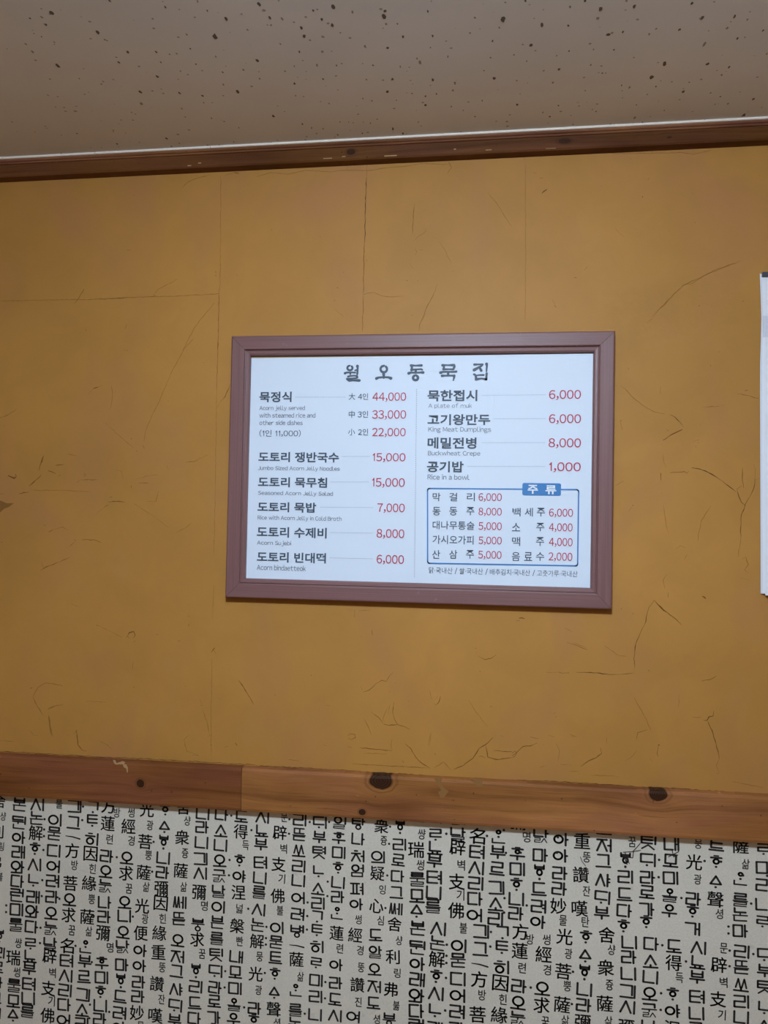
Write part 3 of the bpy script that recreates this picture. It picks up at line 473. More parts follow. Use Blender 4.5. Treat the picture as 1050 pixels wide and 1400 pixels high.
def syllable(ch, wd=.138):
    """returns V,F in a unit box"""
    V = []; F = []
    def put(paths, x0, x1, y0, y1, w=wd):
        for p in paths: stroke(V, F, [(x0+(x1-x0)*x, y0+(y1-y0)*y) for x, y in p], w)
    def con(c, x0, x1, y0, y1, w=wd):
        if c in PAIR:
            m = (x0+x1)/2; con(PAIR[c][0], x0, m-.04, y0, y1, w*.85); con(PAIR[c][1], m+.04, x1, y0, y1, w*.85); return
        g = CON.get(c)
        cx, cy_, rx, ry = (x0+x1)/2, (y0+y1)/2, (x1-x0)/2, (y1-y0)/2
        if g == 'o':
            r = min(rx, ry*1.05); stroke(V, F, circ(cx, cy_, r, min(r, ry)), w, closed=True)
        elif g == 'h':
            stroke(V, F, [(cx-.13, y1), (cx+.13, y1)], w*.8); stroke(V, F, [(x0, y1-(y1-y0)*.24), (x1, y1-(y1-y0)*.24)], w)
            r = min(rx, (y1-y0)*.29); stroke(V, F, circ(cx, y0+r, r, r), w, closed=True)
        elif c == 'V':
            con('ㅂ', cx-rx*.85, cx+rx*.85, cy_+ry*.28, y1, w*.85); r = ry*.56; stroke(V, F, circ(cx, y0+r, r*.95, r), w*.9, closed=True)
        else: put(g, x0, x1, y0, y1, w)
    dot = ch.endswith('.'); ch = ch.rstrip('.')
    if ch in ('一',): stroke(V, F, [(0, .62), (.5, .60), (1, .48)], [wd*.5, wd*.8, wd*.9]); return V, F
    if ch == 'V': i, v, f = 'V', 'ㅡ', ''
    elif ch == 'Z': i, v, f = 'ㅿ', 'ㅡ', ''
    else:
        k = ord(ch)-0xAC00; i, v, f = CHO[k//588], JUNG[k % 588//28], JONG[k % 28].strip()
    h = wd/2; e = 1-h
    fb = 0.0
    if f: wd = wd*.86; h = wd/2; e = 1-h; fb = .42; con(f, .06+h, .94-h, h, .34 if f != 'ㅇ' else .38, wd*(.72 if f in 'ㄹㄺㄻㄼㄽ' else .95)); wd = wd*(.84 if v in 'ㅗㅛㅜㅠㅡ' and not dot else 1)
    lo = h if not f else fb+h*.2
    right = v in 'ㅏㅐㅑㅒㅓㅔㅕㅖㅣ' or v in 'ㅘㅙㅚㅝㅞㅟㅢ'
    bot = {'ㅘ': 'ㅗ', 'ㅙ': 'ㅗ', 'ㅚ': 'ㅗ', 'ㅝ': 'ㅜ', 'ㅞ': 'ㅜ', 'ㅟ': 'ㅜ', 'ㅢ': 'ㅡ'}.get(v, v if v in 'ㅗㅛㅜㅠㅡ' else '')
    rv = {'ㅘ': 'ㅏ', 'ㅙ': 'ㅐ', 'ㅚ': 'ㅣ', 'ㅝ': 'ㅓ', 'ㅞ': 'ㅔ', 'ㅟ': 'ㅣ', 'ㅢ': 'ㅣ'}.get(v, v if right else '')
    if dot and bot == 'ㅡ': bot = '.'
    if dot and not bot: bot = '.'
    if dot and rv == 'ㅏ' : rv = ''
    xr = 1.0
    if rv:
        my = (lo+e)/2
        if rv in 'ㅏㅑ': xs_ = .80
        elif rv in 'ㅐㅔㅖ': xs_ = .76
        else: xs_ = .94
        put([[(0, e), (0, lo)]], xs_, xs_, 0, 1)
        if rv == 'ㅏ': stroke(V, F, [(xs_, my), (1-h, my)], wd)
        if rv == 'ㅑ': stroke(V, F, [(xs_, my+.12), (1-h, my+.12)], wd*.9); stroke(V, F, [(xs_, my-.12), (1-h, my-.12)], wd*.9)
        if rv == 'ㅓ': stroke(V, F, [(xs_-.17, my), (xs_, my)], wd)
        if rv == 'ㅕ': stroke(V, F, [(xs_-.17, my+.12), (xs_, my+.12)], wd*.9); stroke(V, F, [(xs_-.17, my-.12), (xs_, my-.12)], wd*.9)
        if rv in 'ㅐㅔㅖ':
            stroke(V, F, [(.95, e), (.95, lo)], wd*.95)
            if rv == 'ㅐ': stroke(V, F, [(xs_, my), (.95, my)], wd*.9)
            else: stroke(V, F, [(xs_-.14, my), (xs_, my)], wd*.9)
        xr = xs_-{'ㅏ': .17, 'ㅑ': .17, 'ㅣ': .20, 'ㅓ': .24, 'ㅕ': .24, 'ㅐ': .16, 'ㅔ': .24, 'ㅖ': .24}[rv]
    if bot:
        x0, x1 = (0.0+h, 1-h) if not rv else (h, xr+.08)
        mx = (x0+x1)/2
        if bot == '.':
            r = .085; k = len(V); V += [(mx+r*math.cos(j*.6283), lo+r*.6+r*math.sin(j*.6283)) for j in range(10)]; F.append(tuple(range(k, k+10))); by = lo+.28
        else:
            y = lo if bot in 'ㅗㅛㅡ' else lo+(.14 if f else .26)
            stroke(V, F, [(x0, y), (x1, y)], wd)
            tk = .14
            if bot == 'ㅗ': stroke(V, F, [(mx, y), (mx, y+tk+.03)], wd)
            if bot == 'ㅛ': stroke(V, F, [(mx-.15, y), (mx-.15, y+tk)], wd); stroke(V, F, [(mx+.15, y), (mx+.15, y+tk)], wd)
            if bot == 'ㅜ': stroke(V, F, [(mx, y), (mx, lo)], wd)
            if bot == 'ㅠ': stroke(V, F, [(mx-.15, y), (mx-.15, lo)], wd); stroke(V, F, [(mx+.15, y), (mx+.15, lo)], wd)
            by = y+(.22 if bot in 'ㅗㅛ' else .14 if f else .18)
        by = min(by, .72)
        con(i, x0+.10 if not rv else x0, x1-.10 if not rv else x1-.04, by, e)
    else:
        con(i, h+.02, xr, lo+.03, e-.02)
    return V, F

K4, K5, K6, K7 = crop(0,1080,4.038), crop(260,1080,4.038), crop(520,1100,4.038), crop(780,1120,3.889)
HS = lambda a, b_, c: chr(0xAC00+(CHO.index(a)*21+JUNG.index(b_))*28+JONG.index(c))
SY1, SY2, SY3 = HS('ㄴ', 'ㅜ', 'ㄽ'), HS('ㄱ', 'ㅜ', 'ㄽ'), HS('ㄴ', 'ㅏ', 'ㄽ')
COLS = [
 (K4,108,72,"본80 뒨.180 아262 래342 와425 다503 런580 미660LL 룰745 s썅845@18 瑞925@-8 s썽1005@14 룰1080 모1165 Z.1245"),
 (K4,205,150,"시80 논155 解237 하.325 시412 느.500 래590 와670 다755 르.850 뇨918 부985 텨1070 니1150 를1220"),
 (K4,305,262,"s불75@22 이165L 묻240LL 디335L 어420 려502L 라590L 오680 "+SY1+"765L 날850L 辟915 s벽1010@20 支1095 s기1165@20 佛1245"),
 (K4,412,350,"긔90 그180 一265 方335 s방415@18 菩515 오605L 求690 s꿈775@22 名860 텨942 시1025 리1105 다1185 어1270"),
 (K4,515,452,"가.95L 타.170L 히270 因352 s힌435@15 緣515 s뿡603@20 薩700 s삶780@14 은.865L 부945 르1030 긔1130 소1215 리1290"),
 (K4,600,550,"方88 s방125@48 蓮185 s련272@14 라365L 오450 "+SY1+"530L 나620 라700L 彌790 s명870@42 후955L 미1035 하.1115 니1190L 라1265L"),
 (K4,715,658,"s썽125@12 經200 s경280@20 오375L 求460 s꿈545@20 오620 니695R 오785 "+SY3+"865 마965 V.1055 드1140 려1230L 아1310"),
 (K4,812,755,"光108 s광195@22 菩285 s뿡360@22 薩455 s삶535@18 光640 s광712@20 便790 아885 아970 라1060 라1140 妙1230 s물1305@25"),
 (K4,914,858,"하.108 Z.205 V.290L 니375 라455L 彌545 因625 s힌710@14 緣790 重895 s뚱980@25 讚1070 s잔1155@30 嘆1245 s탄1315@30"),
 (K4,1013,965,"舍95 s샹170@25 衆262 s즁350@20 薩445 s삶535@20 쎄620 뜯710 오830 저920 그1000 샤1100 디.1190 부1270"),
 (K5,70,22,"니130 라205 니290 긔380 시460 彌565 s명640@32 붕745 求825 s꿈905@30 V.1000 리1085 드1175 다1260 하.1340"),
 (K5,175,130,"다135 소225 니305 오390 "+SY2+"475 날560 이645 븐730 를820 팃910 디.1000 라1090 로1165 가1255 하.1320"),
 (K5,285,240,"도145L 得230 s득305@30 하.390L 야475L 涅565 s넗655@10 槃750 s빤835@18 내920 모1005L 미1095L 올1185 우1265"),
 (K5,400,352,"시150 뇨225L 부300 텨400 니485 를565 시660L 논745 解835 s뭉920@18 光1015 s광1105@20 라1205L 하.1270 거1360"),
 (K5,500,460,"s문150@22 辟235 s벽325@25 支410 s기490@20 佛585 s불665@16 이760L 묻840LL 트925 하.1015L Z.1120 聲1210 s셩1285@20"),
 (K5,605,580,"리165L 뜯245L 쏘335 리420 니500 어595 려685 병780 一865 薩935 s삶1030@25 은.1105 를1215 논1290 마1375LL"),
 (K5,718,688,"디.180L 부260 텻345 느.450 소545 리625L 가.700L 타.775L 히865 르.955 미1050 리1140 니1240L 르.1330"),
 (K5,825,798,"일180L 후.265 미345 하.430 니510L 라590L 은.680 蓮790 s련875@20 아965 라1065L 도1155L 시1245 리1340"),
 (K5,932,898,"탕185 나270 처365 엄445 펴545 아630 s썽715@15 經800 s경885@30 s뚱980@38 讚1075@20 s진1170@28 여1250 라1340"),
 (K5,1045,1010,"衆200@15 s즁280@30 의370 疑460 s잉550@30 心640 s심720@25 도800 알895 오990 저1085 도1175 s셩1265@20 시1350"),
 (K6,112,45,"V.125L 리220L 로305 다395L 그485 쎄575L 舍660 s샹750@30 利840 s링930@30 弗1020 s붏1110@35 븡1185"),
]
SHIFT = Vector((.8888, 0, -.201)); PER = .4953
ink = MB(); ink2 = MB()
def place2d(mb, VF, c, wd, ht, ang, Y, ca=None):
    V, F = VF; s, k = math.sin(ang), math.cos(ang); out = []
    for x, y in V:
        u = (x-.5)*wd; v_ = (y-.5)*ht; out.append((c.x+u*k-v_*s, Y, c.z+u*s+v_*k))
    mb.add(out, F)
PXU = .00153/4.038*1.02                         # metres on the wall per crop unit near the middle
tok = re.compile(r'(s?)([^\d@LR]+?)(\d+)(L*|R?)(?:@(-?\d+))?$')
cache = {}
def heavy(VF, k_=.015):
    V, F = VF; n = len(V); out = []; FF = []
    for k, (dx, dy) in enumerate(((-k_, -k_*.6), (k_, -k_*.4), (0, k_*.9))):
        out += [(x+dx, y+dy) for x, y in V]; FF += [tuple(i+k*n for i in f) for f in F]
    return out, FF
rnd = random.Random(3)
for cf, ut, ub, seq in COLS:
    zf = None
    for t in seq.split():
        sm, ch, v, dots, off = tok.match(t).groups(); v = float(v); off = float(off or 0)
        u = ut+(ub-ut)*(v-80)/1170; c = at(*cf(u+off, v)); sc = (at(*cf(u+50, v))-at(*cf(u-50, v))).length/100
        if zf is None: zf = c.z
        if c.z < zf-PER+.022: continue
        if sm: wd, ht, key = 36*sc, 50*sc, ('s', ch)
        elif ord(ch[0]) < 0x3400 or 0xAC00 <= ord(ch[0]) <= 0xD7A3 or ch in '一': wd, ht, key = 77*sc, (70 if len(ch) == 1 and ord(ch) >= 0xAC00 and (ord(ch)-0xAC00) % 28 else 67)*sc, ('b', ch)
        else: wd, ht, key = 76*sc, 76*sc, ('h', ch)
        if key[0] == 'b' and ch == 'V.': ht *= 1.22
        if ch == '르.' or ch == '一': ht *= .9
        if key not in cache:
            cache[key] = heavy(glyph(ch, 0.0), .018) if key[0] == 's' else heavy(glyph(ch, 0.0)) if key[0] == 'h' else syllable(ch)
        nd_ = len(dots) if 'L' in dots else 0
        for k in (-1, 0, 1, 2):
            for j in (-1, 0, 1):
                p = c+SHIFT*k; p.z += PER*(j+0.0)
                if k == 2: p.z += 0
                if p.x < -1.5 or p.x > 2.5 or p.z > ZR_B+.012 or p.z < .12: continue
                if p.z+ht/2 > ZR_B+.03: continue
                mbk = ink2 if key[0] == 's' else ink
                place2d(mbk, cache[key], p, wd, ht, rnd.uniform(-.05, .03), -.0004)
                for q_ in range(nd_):
                    dz = 0 if nd_ == 1 else (q_-.5)*34*sc
                    cc = [(p.x-wd*.5-17*sc+6.6*sc*math.cos(a*.785), -.0004, p.z+dz+6.6*sc*math.sin(a*.785)) for a in range(8)]
                    ink.add(cc, [tuple(range(8))])
                if dots == 'R':
                    cc = [(p.x+wd*.5+10*sc+6.6*sc*math.cos(a*.785), -.0004, p.z+6.6*sc*math.sin(a*.785)) for a in range(8)]; ink.add(cc, [tuple(range(8))])
# hand-made pen scribbles over two letters
def scrib(cf, pts, wd):
    V = []; F = []; stroke(V, F, [tuple(at(*cf(u, v)).xz) for u, v in pts], wd); ink.add([(x, -.0006, z) for x, z in V], F)
scrib(K7, [(370,128),(352,150),(330,172),(372,165)], .0016); scrib(K7, [(280,175),(335,172),(330,205),(285,200),(300,240),(290,178),(312,235)], .0016)
scrib(K7, [(52,200),(62,225),(80,248)], .0013); scrib(K7, [(540,165),(548,200),(570,190),(540,190),(575,172),(520,200)], .0016)
for cf, u, v in ((K6,775,265),(K6,975,265),(K6,980,180),(K6,682,140),(K7,800,225),(K7,917,298),(K5,822,262),(K7,1045,300)):
    p = at(*cf(u, v)); ink.add([(p.x+.0026*math.cos(a*.785), -.0006, p.z+.0026*math.sin(a*.785)) for a in range(8)], [tuple(range(8))])
tag(ink.build('printed_letters', M['ink'], wall_lower), kind='stuff'); tag(ink2.build('small_printed_letters', M['ink_soft'], wall_lower), kind='stuff')

# ------------------------------------------------------------------ framed menu
FA = -.00607
board = tag(empty('framed_menu', (0, 0, 1.55), -FA), 'brown wooden frame holding a white Korean menu with red prices', 'menu board')
FWd, FHt, FYF = .800, .560, -.022
bx = .0295; gx = .0415                                    # flat face width, full border width
MBI = board.rotation_euler.to_matrix()
def loc_pt(px, py, Y):                                    # point on the menu plane in the board's own axes
    p = at(px, py, Y); p = p-Vector((0, 0, 1.55)); return MBI.inverted() @ p
# rail cross-section (t across from the outside edge inward, y depth)
PROF = [(0, 0), (0, -.0195), (.0015, -.0215), (.0035, -.022), (.0275, -.0215), (.0292, -.0205), (.0296, -.0165), (.0308, -.0160), (.0325, -.0178), (.0375, -.0172), (.0402, -.0155), (.0410, -.0130), (.0410, -.004), (.030, -.004), (.030, 0)]
def frame_rail(side):
    n = len(PROF); V = []
    for end in (0, 1):
        for t, y in PROF:
            if side == 'top': V.append(((t if end == 0 else FWd-t), y, FHt-t))
            if side == 'bottom': V.append(((t if end == 0 else FWd-t), y, t))
            if side == 'left': V.append((t, y, (t if end == 0 else FHt-t)))
            if side == 'right': V.append((FWd-t, y, (t if end == 0 else FHt-t)))
    F = [(i, (i+1) % n, (i+1) % n+n, i+n) for i in range(n)]+[tuple(range(n)), tuple(range(n, 2*n))]
    # leave a hairline at the mitre
    c = .00025
    V2 = []
    for x, y, z in V:
        V2.append((x, y, z))
    o = fix_normals(mesh_obj('frame_rail', V2, F, M['fx'] if side in ('top', 'bottom') else M['fz'], board)); return o
for s in ('top', 'bottom', 'left', 'right'): frame_rail(s)
MG = flat('mitre_shadow_gap', (.045, .022, .022), .7)
for ax, az in ((0, 0), (FWd, 0), (0, FHt), (FWd, FHt)):   # mitre hairlines
    q = MB()
    sx, sz = (1 if ax == 0 else -1), (1 if az == 0 else -1); w_ = .00022
    q.add([(ax+sx*.003-w_, -.02225, az+sz*.003+w_*sx*sz), (ax+sx*.003+w_, -.02225, az+sz*.003-w_*sx*sz), (ax+sx*.0275+w_, -.0218, az+sz*.0275-w_*sx*sz), (ax+sx*.0275-w_, -.0218, az+sz*.0275+w_*sx*sz)], [(0, 1, 2, 3)])
    q.build('mitre_joint', MG, board)
q = MB(); q.box(.031, FWd-.031, -.0055, -.0035, .031, FHt-.031); q.build('backing_board', M['tan'], board)
# menu sheet: slightly short at the top, a little cockled
SY = -.0075
c_tl = loc_pt(342.1, 489.8, SY); c_tr = loc_pt(811.5, 483.4, SY)
nx, nz = 48, 32; V = []; F = []
xl, xr_, zb_ = .0385, FWd-.0385, .0385
for j in range(nz+1):
    for i in range(nx+1):
        fx, fz = i/nx, j/nz; x = xl+(xr_-xl)*fx
        ztop = c_tl.z+(c_tr.z-c_tl.z)*fx; z = zb_+(ztop-zb_)*fz
        y = SY-.00035*math.sin(fx*9+fz*3)*(1-fz)-.00025*math.sin(fx*21+2)*math.exp(-fz*6)
        V.append((x, y, z))
for j in range(nz):
    for i in range(nx): a = j*(nx+1)+i; F.append((a, a+1, a+nx+2, a+nx+1))
n0 = len(V); V += [(x, y+.0006, z) for x, y, z in V]
F += [tuple(reversed([k+n0 for k in f])) for f in F[:]]
sheet = mesh_obj('menu_sheet', V, F, M['sheet'], board, smooth=True)
TY = SY-.0010                                              # print plane, clear of the cockles

PA, PB, PC, PD, PT = crop(300,440,3.75), crop(300,620,3.75), crop(560,440,3.5), crop(560,640,3.5), crop(440,480,4.038)
PRN = {k: MB() for k in ('black', 'red', 'grey', 'dots', 'blue', 'white', 'title')}
_lay = [0]
TNAME = {'black': 'dish_name', 'red': 'price', 'grey': 'english_caption', 'white': 'box_heading', 'title': 'title_letter'}
_raw = {}
def rawglyph(ch, off):
    """one character in em units, base at 0, left edge at 0; plain letters are taken from the wide forms of the same typeface"""
    if (ch, off) in _raw: return _raw[ch, off]
    if ch == '1':                                        # plain upright one without a foot
        t = .080+off*2; V = [(.20-t, 0), (.20, 0), (.20, .735), (.20-t*.75, .735), (.20-t, .58), (0, .565), (0, .505), (.20-t, .505), (.11, .64)]
        V = [(.20-t, 0), (.20, 0), (.20, .735), (.20-t, .735), (0, .52), (0, .60), (.07, .62), (.20-t, .735), (.20-t, .535)]
        _raw[ch, off] = (V, [(0, 1, 2, 3), (4, 8, 7, 6, 5)], .20); return _raw[ch, off]
    c2 = chr(ord(ch)+0xFEE0) if 33 <= ord(ch) <= 126 else ch
    cu = bpy.data.curves.new('t', 'FONT'); cu.body = c2; cu.size = 1.0; cu.offset = off; cu.resolution_u = 3; cu.fill_mode = 'FRONT'
    ob = bpy.data.objects.new('t', cu); C.objects.link(ob); bpy.context.view_layer.update()
    me = bpy.data.meshes.new_from_object(ob.evaluated_get(bpy.context.evaluated_depsgraph_get()))
    V = [(v.co.x, v.co.y) for v in me.vertices]; F = [tuple(p.vertices) for p in me.polygons]
    bpy.data.objects.remove(ob); bpy.data.curves.remove(cu); bpy.data.meshes.remove(me)
    x0 = min(v[0] for v in V); x1 = max(v[0] for v in V); V = [(x-x0, y) for x, y in V]
    _raw[ch, off] = (V, F, x1-x0); return _raw[ch, off]
def layout(s, off):
    k = (s, off, 'lay')
    if k in _gl: return _gl[k]
    V = []; F = []; cur = 0.0
    for ch in s:
        if ch == ' ': cur += .33; continue
        v, f, w_ = rawglyph(ch, off); n = len(V)
        sb = {'1': .07, ',': .045, '.': .05}.get(ch, .030 if ord(ch) < 127 else .05)
        if ch == '1': sb = .085
        V += [(x+cur+sb, y) for x, y in v]; F += [tuple(i+n for i in q_) for q_ in f]; cur += w_+2*sb
    x0 = min(v[0] for v in V); x1 = max(v[0] for v in V); y0 = min(v[1] for v in V); y1 = max(v[1] for v in V)
    _gl[k] = ([((x-x0)/(x1-x0), (y-y0)/(y1-y0)) for x, y in V], F); return _gl[k]
def text(key, cf, s, u0, v0, u1, v1, off=0.0, y=None, spacing=1.0, name=None):
    y = TY if y is None else y
    V, F = layout(s, off) if any(33 <= ord(c_) <= 126 for c_ in s) and s != '/' else glyph(s, off, spacing=spacing)
    um, vm = (u0+u1)/2, (v0+v1)/2
    xa, xb = loc_pt(*cf(u0, vm), y).x, loc_pt(*cf(u1, vm), y).x; za, zb2 = loc_pt(*cf(um, v1), y).z, loc_pt(*cf(um, v0), y).z
    o = mesh_obj(name or TNAME[key], [(xa+(xb-xa)*x, y, za+(zb2-za)*z) for x, z in V], F, M[key], sheet)
    o['label'] = {'black': 'dark', 'red': 'red', 'grey': 'grey', 'white': 'white'}[key]+' printed lettering'
    return o
def dotted(cf, u0, v0, u1, v1, step=8.2, r=.00056, dz=0):
    mb_ = MB()
    a, b_ = loc_pt(*cf(u0, v0), TY), loc_pt(*cf(u1, v1), TY); n = max(2, int(math.hypot(u1-u0, v1-v0)/step))
    for i in range(n+1):
        p = a+(b_-a)*i/n
        mb_.add([(p.x-r, TY, p.z-r-dz), (p.x+r, TY, p.z-r-dz), (p.x+r, TY, p.z+r+dz), (p.x-r, TY, p.z+r+dz)], [(0, 1, 2, 3)])
    tag(mb_.build('dotted_rule', M['dots'], sheet), kind='stuff')
B = .024
for s, u0, v0, u1, v1 in (("묵정식",205,358,370,412), ("도토리 쟁반국수",200,668,613,720)): text('black', PA, s, u0, v0, u1, v1, B)
for s, u0, v0, u1, v1 in (("도토리 묵무침",198,122,552,174), ("도토리 묵밥",195,250,496,302), ("도토리 수제비",192,378,550,432), ("도토리 빈대떡",192,507,546,560)): text('black', PB, s, u0, v0, u1, v1, B)
for s, u0, v0, u1, v1 in (("묵한접시",86,326,324,380), ("고기왕만두",86,442,386,494), ("메밀전병",86,553,320,607), ("공기밥",83,667,258,720)): text('black', PC, s, u0, v0, u1, v1, B)
for s, v0, v1, u0 in (("大 4인",366,400,663), ("中 3인",456,492,663), ("小 2인",548,582,660)): text('black', PA, s, u0, v0, 762, v1, .004)
text('black', PA, "(1인 11,000)", 205, 553, 417, 590, .0)
for s, u0, v0, u1, v1 in (("44,000",785,362,957,410), ("33,000",783,453,957,502), ("22,000",783,544,955,592), ("15,000",786,673,954,720)): text('red', PA, s, u0, v0, u1, v1, .002)
for s, u0, v0, u1, v1 in (("15,000",783,126,950,176), ("7,000",810,256,950,306), ("8,000",806,388,948,438), ("6,000",806,520,946,570)): text('red', PB, s, u0, v0, u1, v1, .002)
for s, u0, v0, u1, v1 in (("6,000",667,326,820,374), ("6,000",667,442,820,490), ("8,000",665,557,820,606), ("1,000",668,672,819,720)): text('red', PC, s, u0, v0, u1, v1, .002)
E_ = .002
for s, u0, v0, u1, v1 in (("Acorn jelly served",205,430,438,458), ("with steamed rice and",205,467,492,491), ("other side dishes",205,505,427,529)): text('grey', PA, s, u0, v0, u1, v1, E_)
for s, u0, v0, u1, v1 in (("Jumbo Sized Acorn Jelly Noodles",198,65,617,92), ("Seasoned Acorn Jelly Salad",198,193,582,220), ("Rice with Acorn Jelly in Cold Broth",196,320,626,348), ("Acorn Sujebi",193,447,368,475), ("Acorn bindaetteok",192,572,443,600)): text('grey', PB, s, u0, v0, u1, v1, E_)
for s, u0, v0, u1, v1 in (("A plate of muk",90,390,298,416), ("King Meat Dumplings",90,502,390,532), ("Buckwheat Crepe",88,617,338,645), ("Rice in a bowl",86,730,287,755)): text('grey', PC, s, u0, v0, u1, v1, E_)
dotted(PA, 393, 386, 643, 386); dotted(PA, 630, 690, 768, 690); dotted(PB, 570, 146, 762, 146); dotted(PB, 520, 275, 785, 277); dotted(PB, 570, 405, 783, 408); dotted(PB, 568, 535, 782, 540)
dotted(PC, 350, 352, 648, 349); dotted(PC, 406, 464, 648, 463); dotted(PC, 348, 578, 646, 578); dotted(PC, 280, 692, 645, 692)
a_, b2 = PA(1011, 348), PB(1000, 632)
dotted(lambda u, v: (u, v), *a_, *b2, 2.65, .00048, .0004)
# drinks box
def dline(key, pts, wd, y=TY, closed=False):
    V = []; F = []; stroke(V, F, [(p.x, p.z) for p in pts], wd, closed=closed); PRN[key].add([(x, y, z) for x, z in V], F)
cs = [(86,97,'tl'), (809,103,'tr'), (804,468,'br'), (86,455,'bl')]
P4 = [loc_pt(*PD(u, v), TY) for u, v, _ in cs]; rr = .0042; pts = []
for (p, (sx, sz), a0) in zip(P4, ((1, -1), (-1, -1), (-1, 1), (1, 1)), (180, 90, 0, -90)):
    cc = Vector((p.x+sx*rr, 0, p.z+sz*rr))
    for k in range(6):
        a = math.radians(a0-k*18); pts.append(Vector((cc.x+rr*math.cos(a), 0, cc.z+rr*math.sin(a))))
dline('blue', pts, .0026, TY, True)
def rrect(key, p0, p1, r, y):
    x0, x1, z0, z1 = p0.x, p1.x, p1.z, p0.z; V = []
    for cx, cz, a0 in ((x1-r, z1-r, 0), (x0+r, z1-r, 90), (x0+r, z0+r, 180), (x1-r, z0+r, 270)):
        for k in range(6): a = math.radians(a0+k*18); V.append((cx+r*math.cos(a), y, cz+r*math.sin(a)))
    PRN[key].add(V, [tuple(range(len(V)))])
rrect('blue', loc_pt(*PD(540, 71), TY-.0002), loc_pt(*PD(724, 132), TY-.0002), .0035, TY-.0002)
text('white', PD, "주", 565, 80, 614, 123, .028, TY-.0004); text('white', PD, "류", 650, 82, 702, 125, .028, TY-.0004)
S_ = .006
for cells, v0, v1 in (("막110 걸190 리274",118,158), ("동110 동190 주272",186,226), ("산108 삼190 주270",392,433)):
    for t in cells.split(): u = int(t[1:]); text('black', PD, t[0], u, v0, u+38, v1, S_)
text('black', PD, "대나무통술", 110, 254, 310, 294, S_); text('black', PD, "가시오가피", 110, 322, 306, 364, S_)
for cells, v0, v1 in (("백492 세551 주609",190,231), ("소490 주606",262,302), ("맥490 주605",330,372), ("음489 료548 수605",402,444)):
    for t in cells.split(): u = int(t[1:]); text('black', PD, t[0], u, v0, u+39, v1, S_)
for s, u0, v0, u1, v1 in (("6,000",330,120,441,162), ("8,000",330,190,441,231), ("5,000",330,259,441,301), ("5,000",330,328,441,369), ("5,000",328,396,440,438),
                          ("6,000",667,194,782,237), ("4,000",667,264,780,307), ("4,000",667,334,780,378), ("2,000",665,404,779,448)): text('red', PD, s, u0, v0, u1, v1, .003)
for s, u0, u1 in (("닭·국내산",92,205), ("/",216,228), ("쌀·국내산",238,351), ("/",362,374), ("배추김치·국내산",384,577), ("/",588,600), ("고춧가루·국내산",610,804)):
    vm = 489+(504-489)*((u0+u1)/2-148)/(707-148); text('black', PD, s, u0, vm-14, u1, vm+15, -.002)
# brush-lettered title
T1, T2 = crop(465,492,8.75), crop(585,490,8.75)
TL = {}
def brush(cf, pts, wds):
    P = [loc_pt(*cf(u, v), TY) for u, v in pts]; k = .00153/8.75
    V = []; F = []; wl = [x*k*1.2 for x in (wds if isinstance(wds, (list, tuple)) else [wds]*len(pts))]; stroke(V, F, [(p.x, p.z) for p in P], wl); TL.setdefault((cf is T2)*10+(0 if pts[0][0] < (400 if cf is T2 else 300) else 1 if pts[0][0] < 700 else 2), MB()).add([(x, TY, z) for x, z in V], F)
def arc(cx, cy_, rx, ry, a0, a1, n=14): return [(cx+rx*math.cos(math.radians(a0+(a1-a0)*i/n)), cy_+ry*math.sin(math.radians(a0+(a1-a0)*i/n))) for i in range(n+1)]
brush(T1, arc(117, 97, 31, 27, -45, 245), 21); brush(T1, [(105,72),(118,68)], 16)
brush(T1, [(58,160),(75,152),(120,150),(182,152)], [26,18,15,17]); brush(T1, [(122,152),(122,170)], 18)
brush(T1, [(207,74),(210,100),(205,172)], [30,20,20]); brush(T1, [(180,126),(205,118)], 17)
brush(T1, [(95,200),(120,192),(165,188),(196,192)], [20,15,14,16]); brush(T1, [(200,192),(206,208),(196,218),(140,222),(92,226)], [20,22,16,14,16]); brush(T1, [(84,228),(110,246),(150,244),(232,246)], [24,26,18,26])
brush(T1, arc(522, 110, 39, 39, -50, 250), 23); brush(T1, [(510,76),(526,68)], 20); brush(T1, [(520,150),(522,212)], [30,24]); brush(T1, [(435,222),(460,210),(522,206),(580,208),(607,220)], [30,20,18,20,32])
brush(T1, [(846,66),(900,68),(975,66)], [24,16,24]); brush(T1, [(852,68),(860,90),(853,122)], [28,20,26]); brush(T1, [(853,120),(900,114),(968,110)], [24,16,18]); brush(T1, [(968,110),(982,118)],[16,18]); brush(T1, [(905,116),(905,152)], 24)
brush(T1, [(820,160),(850,150),(905,154),(960,150),(993,150)], [30,20,16,18,28]); brush(T1, arc(902, 215, 30, 28, -55, 245), 25); brush(T1, [(892,188),(908,180)], 16)
brush(T2, [(175,82),(190,84),(192,108),(186,130)], [28,22,20,24]); brush(T2, [(178,80),(240,80),(312,80)], [20,14,26]); brush(T2, [(314,82),(318,100),(302,132)], [24,24,22]); brush(T2, [(190,130),(250,128),(302,130)], [22,15,18])
brush(T2, [(152,170),(180,160),(245,160),(310,160),(340,156)], [30,20,18,18,22]); brush(T2, [(242,164),(242,202)], 24); brush(T2, [(168,208),(200,206),(290,204),(312,208)], [26,18,16,24]); brush(T2, [(316,206),(312,235),(304,262)], [26,20,14])
brush(T2, [(556,74),(600,72),(655,72)], [24,16,20]); brush(T2, [(655,72),(640,92),(600,110),(552,138)], [20,18,20,30]); brush(T2, [(605,108),(625,120),(638,146)], [16,22,28])
brush(T2, [(702,66),(706,90),(700,156)], [30,20,16]); brush(T2, [(552,190),(570,200),(578,246)], [22,20,26]); brush(T2, [(703,180),(700,220),(698,250)], [24,20,22]); brush(T2, [(575,206),(620,198),(668,198)], [14,16,18]); brush(T2, [(575,250),(640,240),(700,250)], [26,16,22])
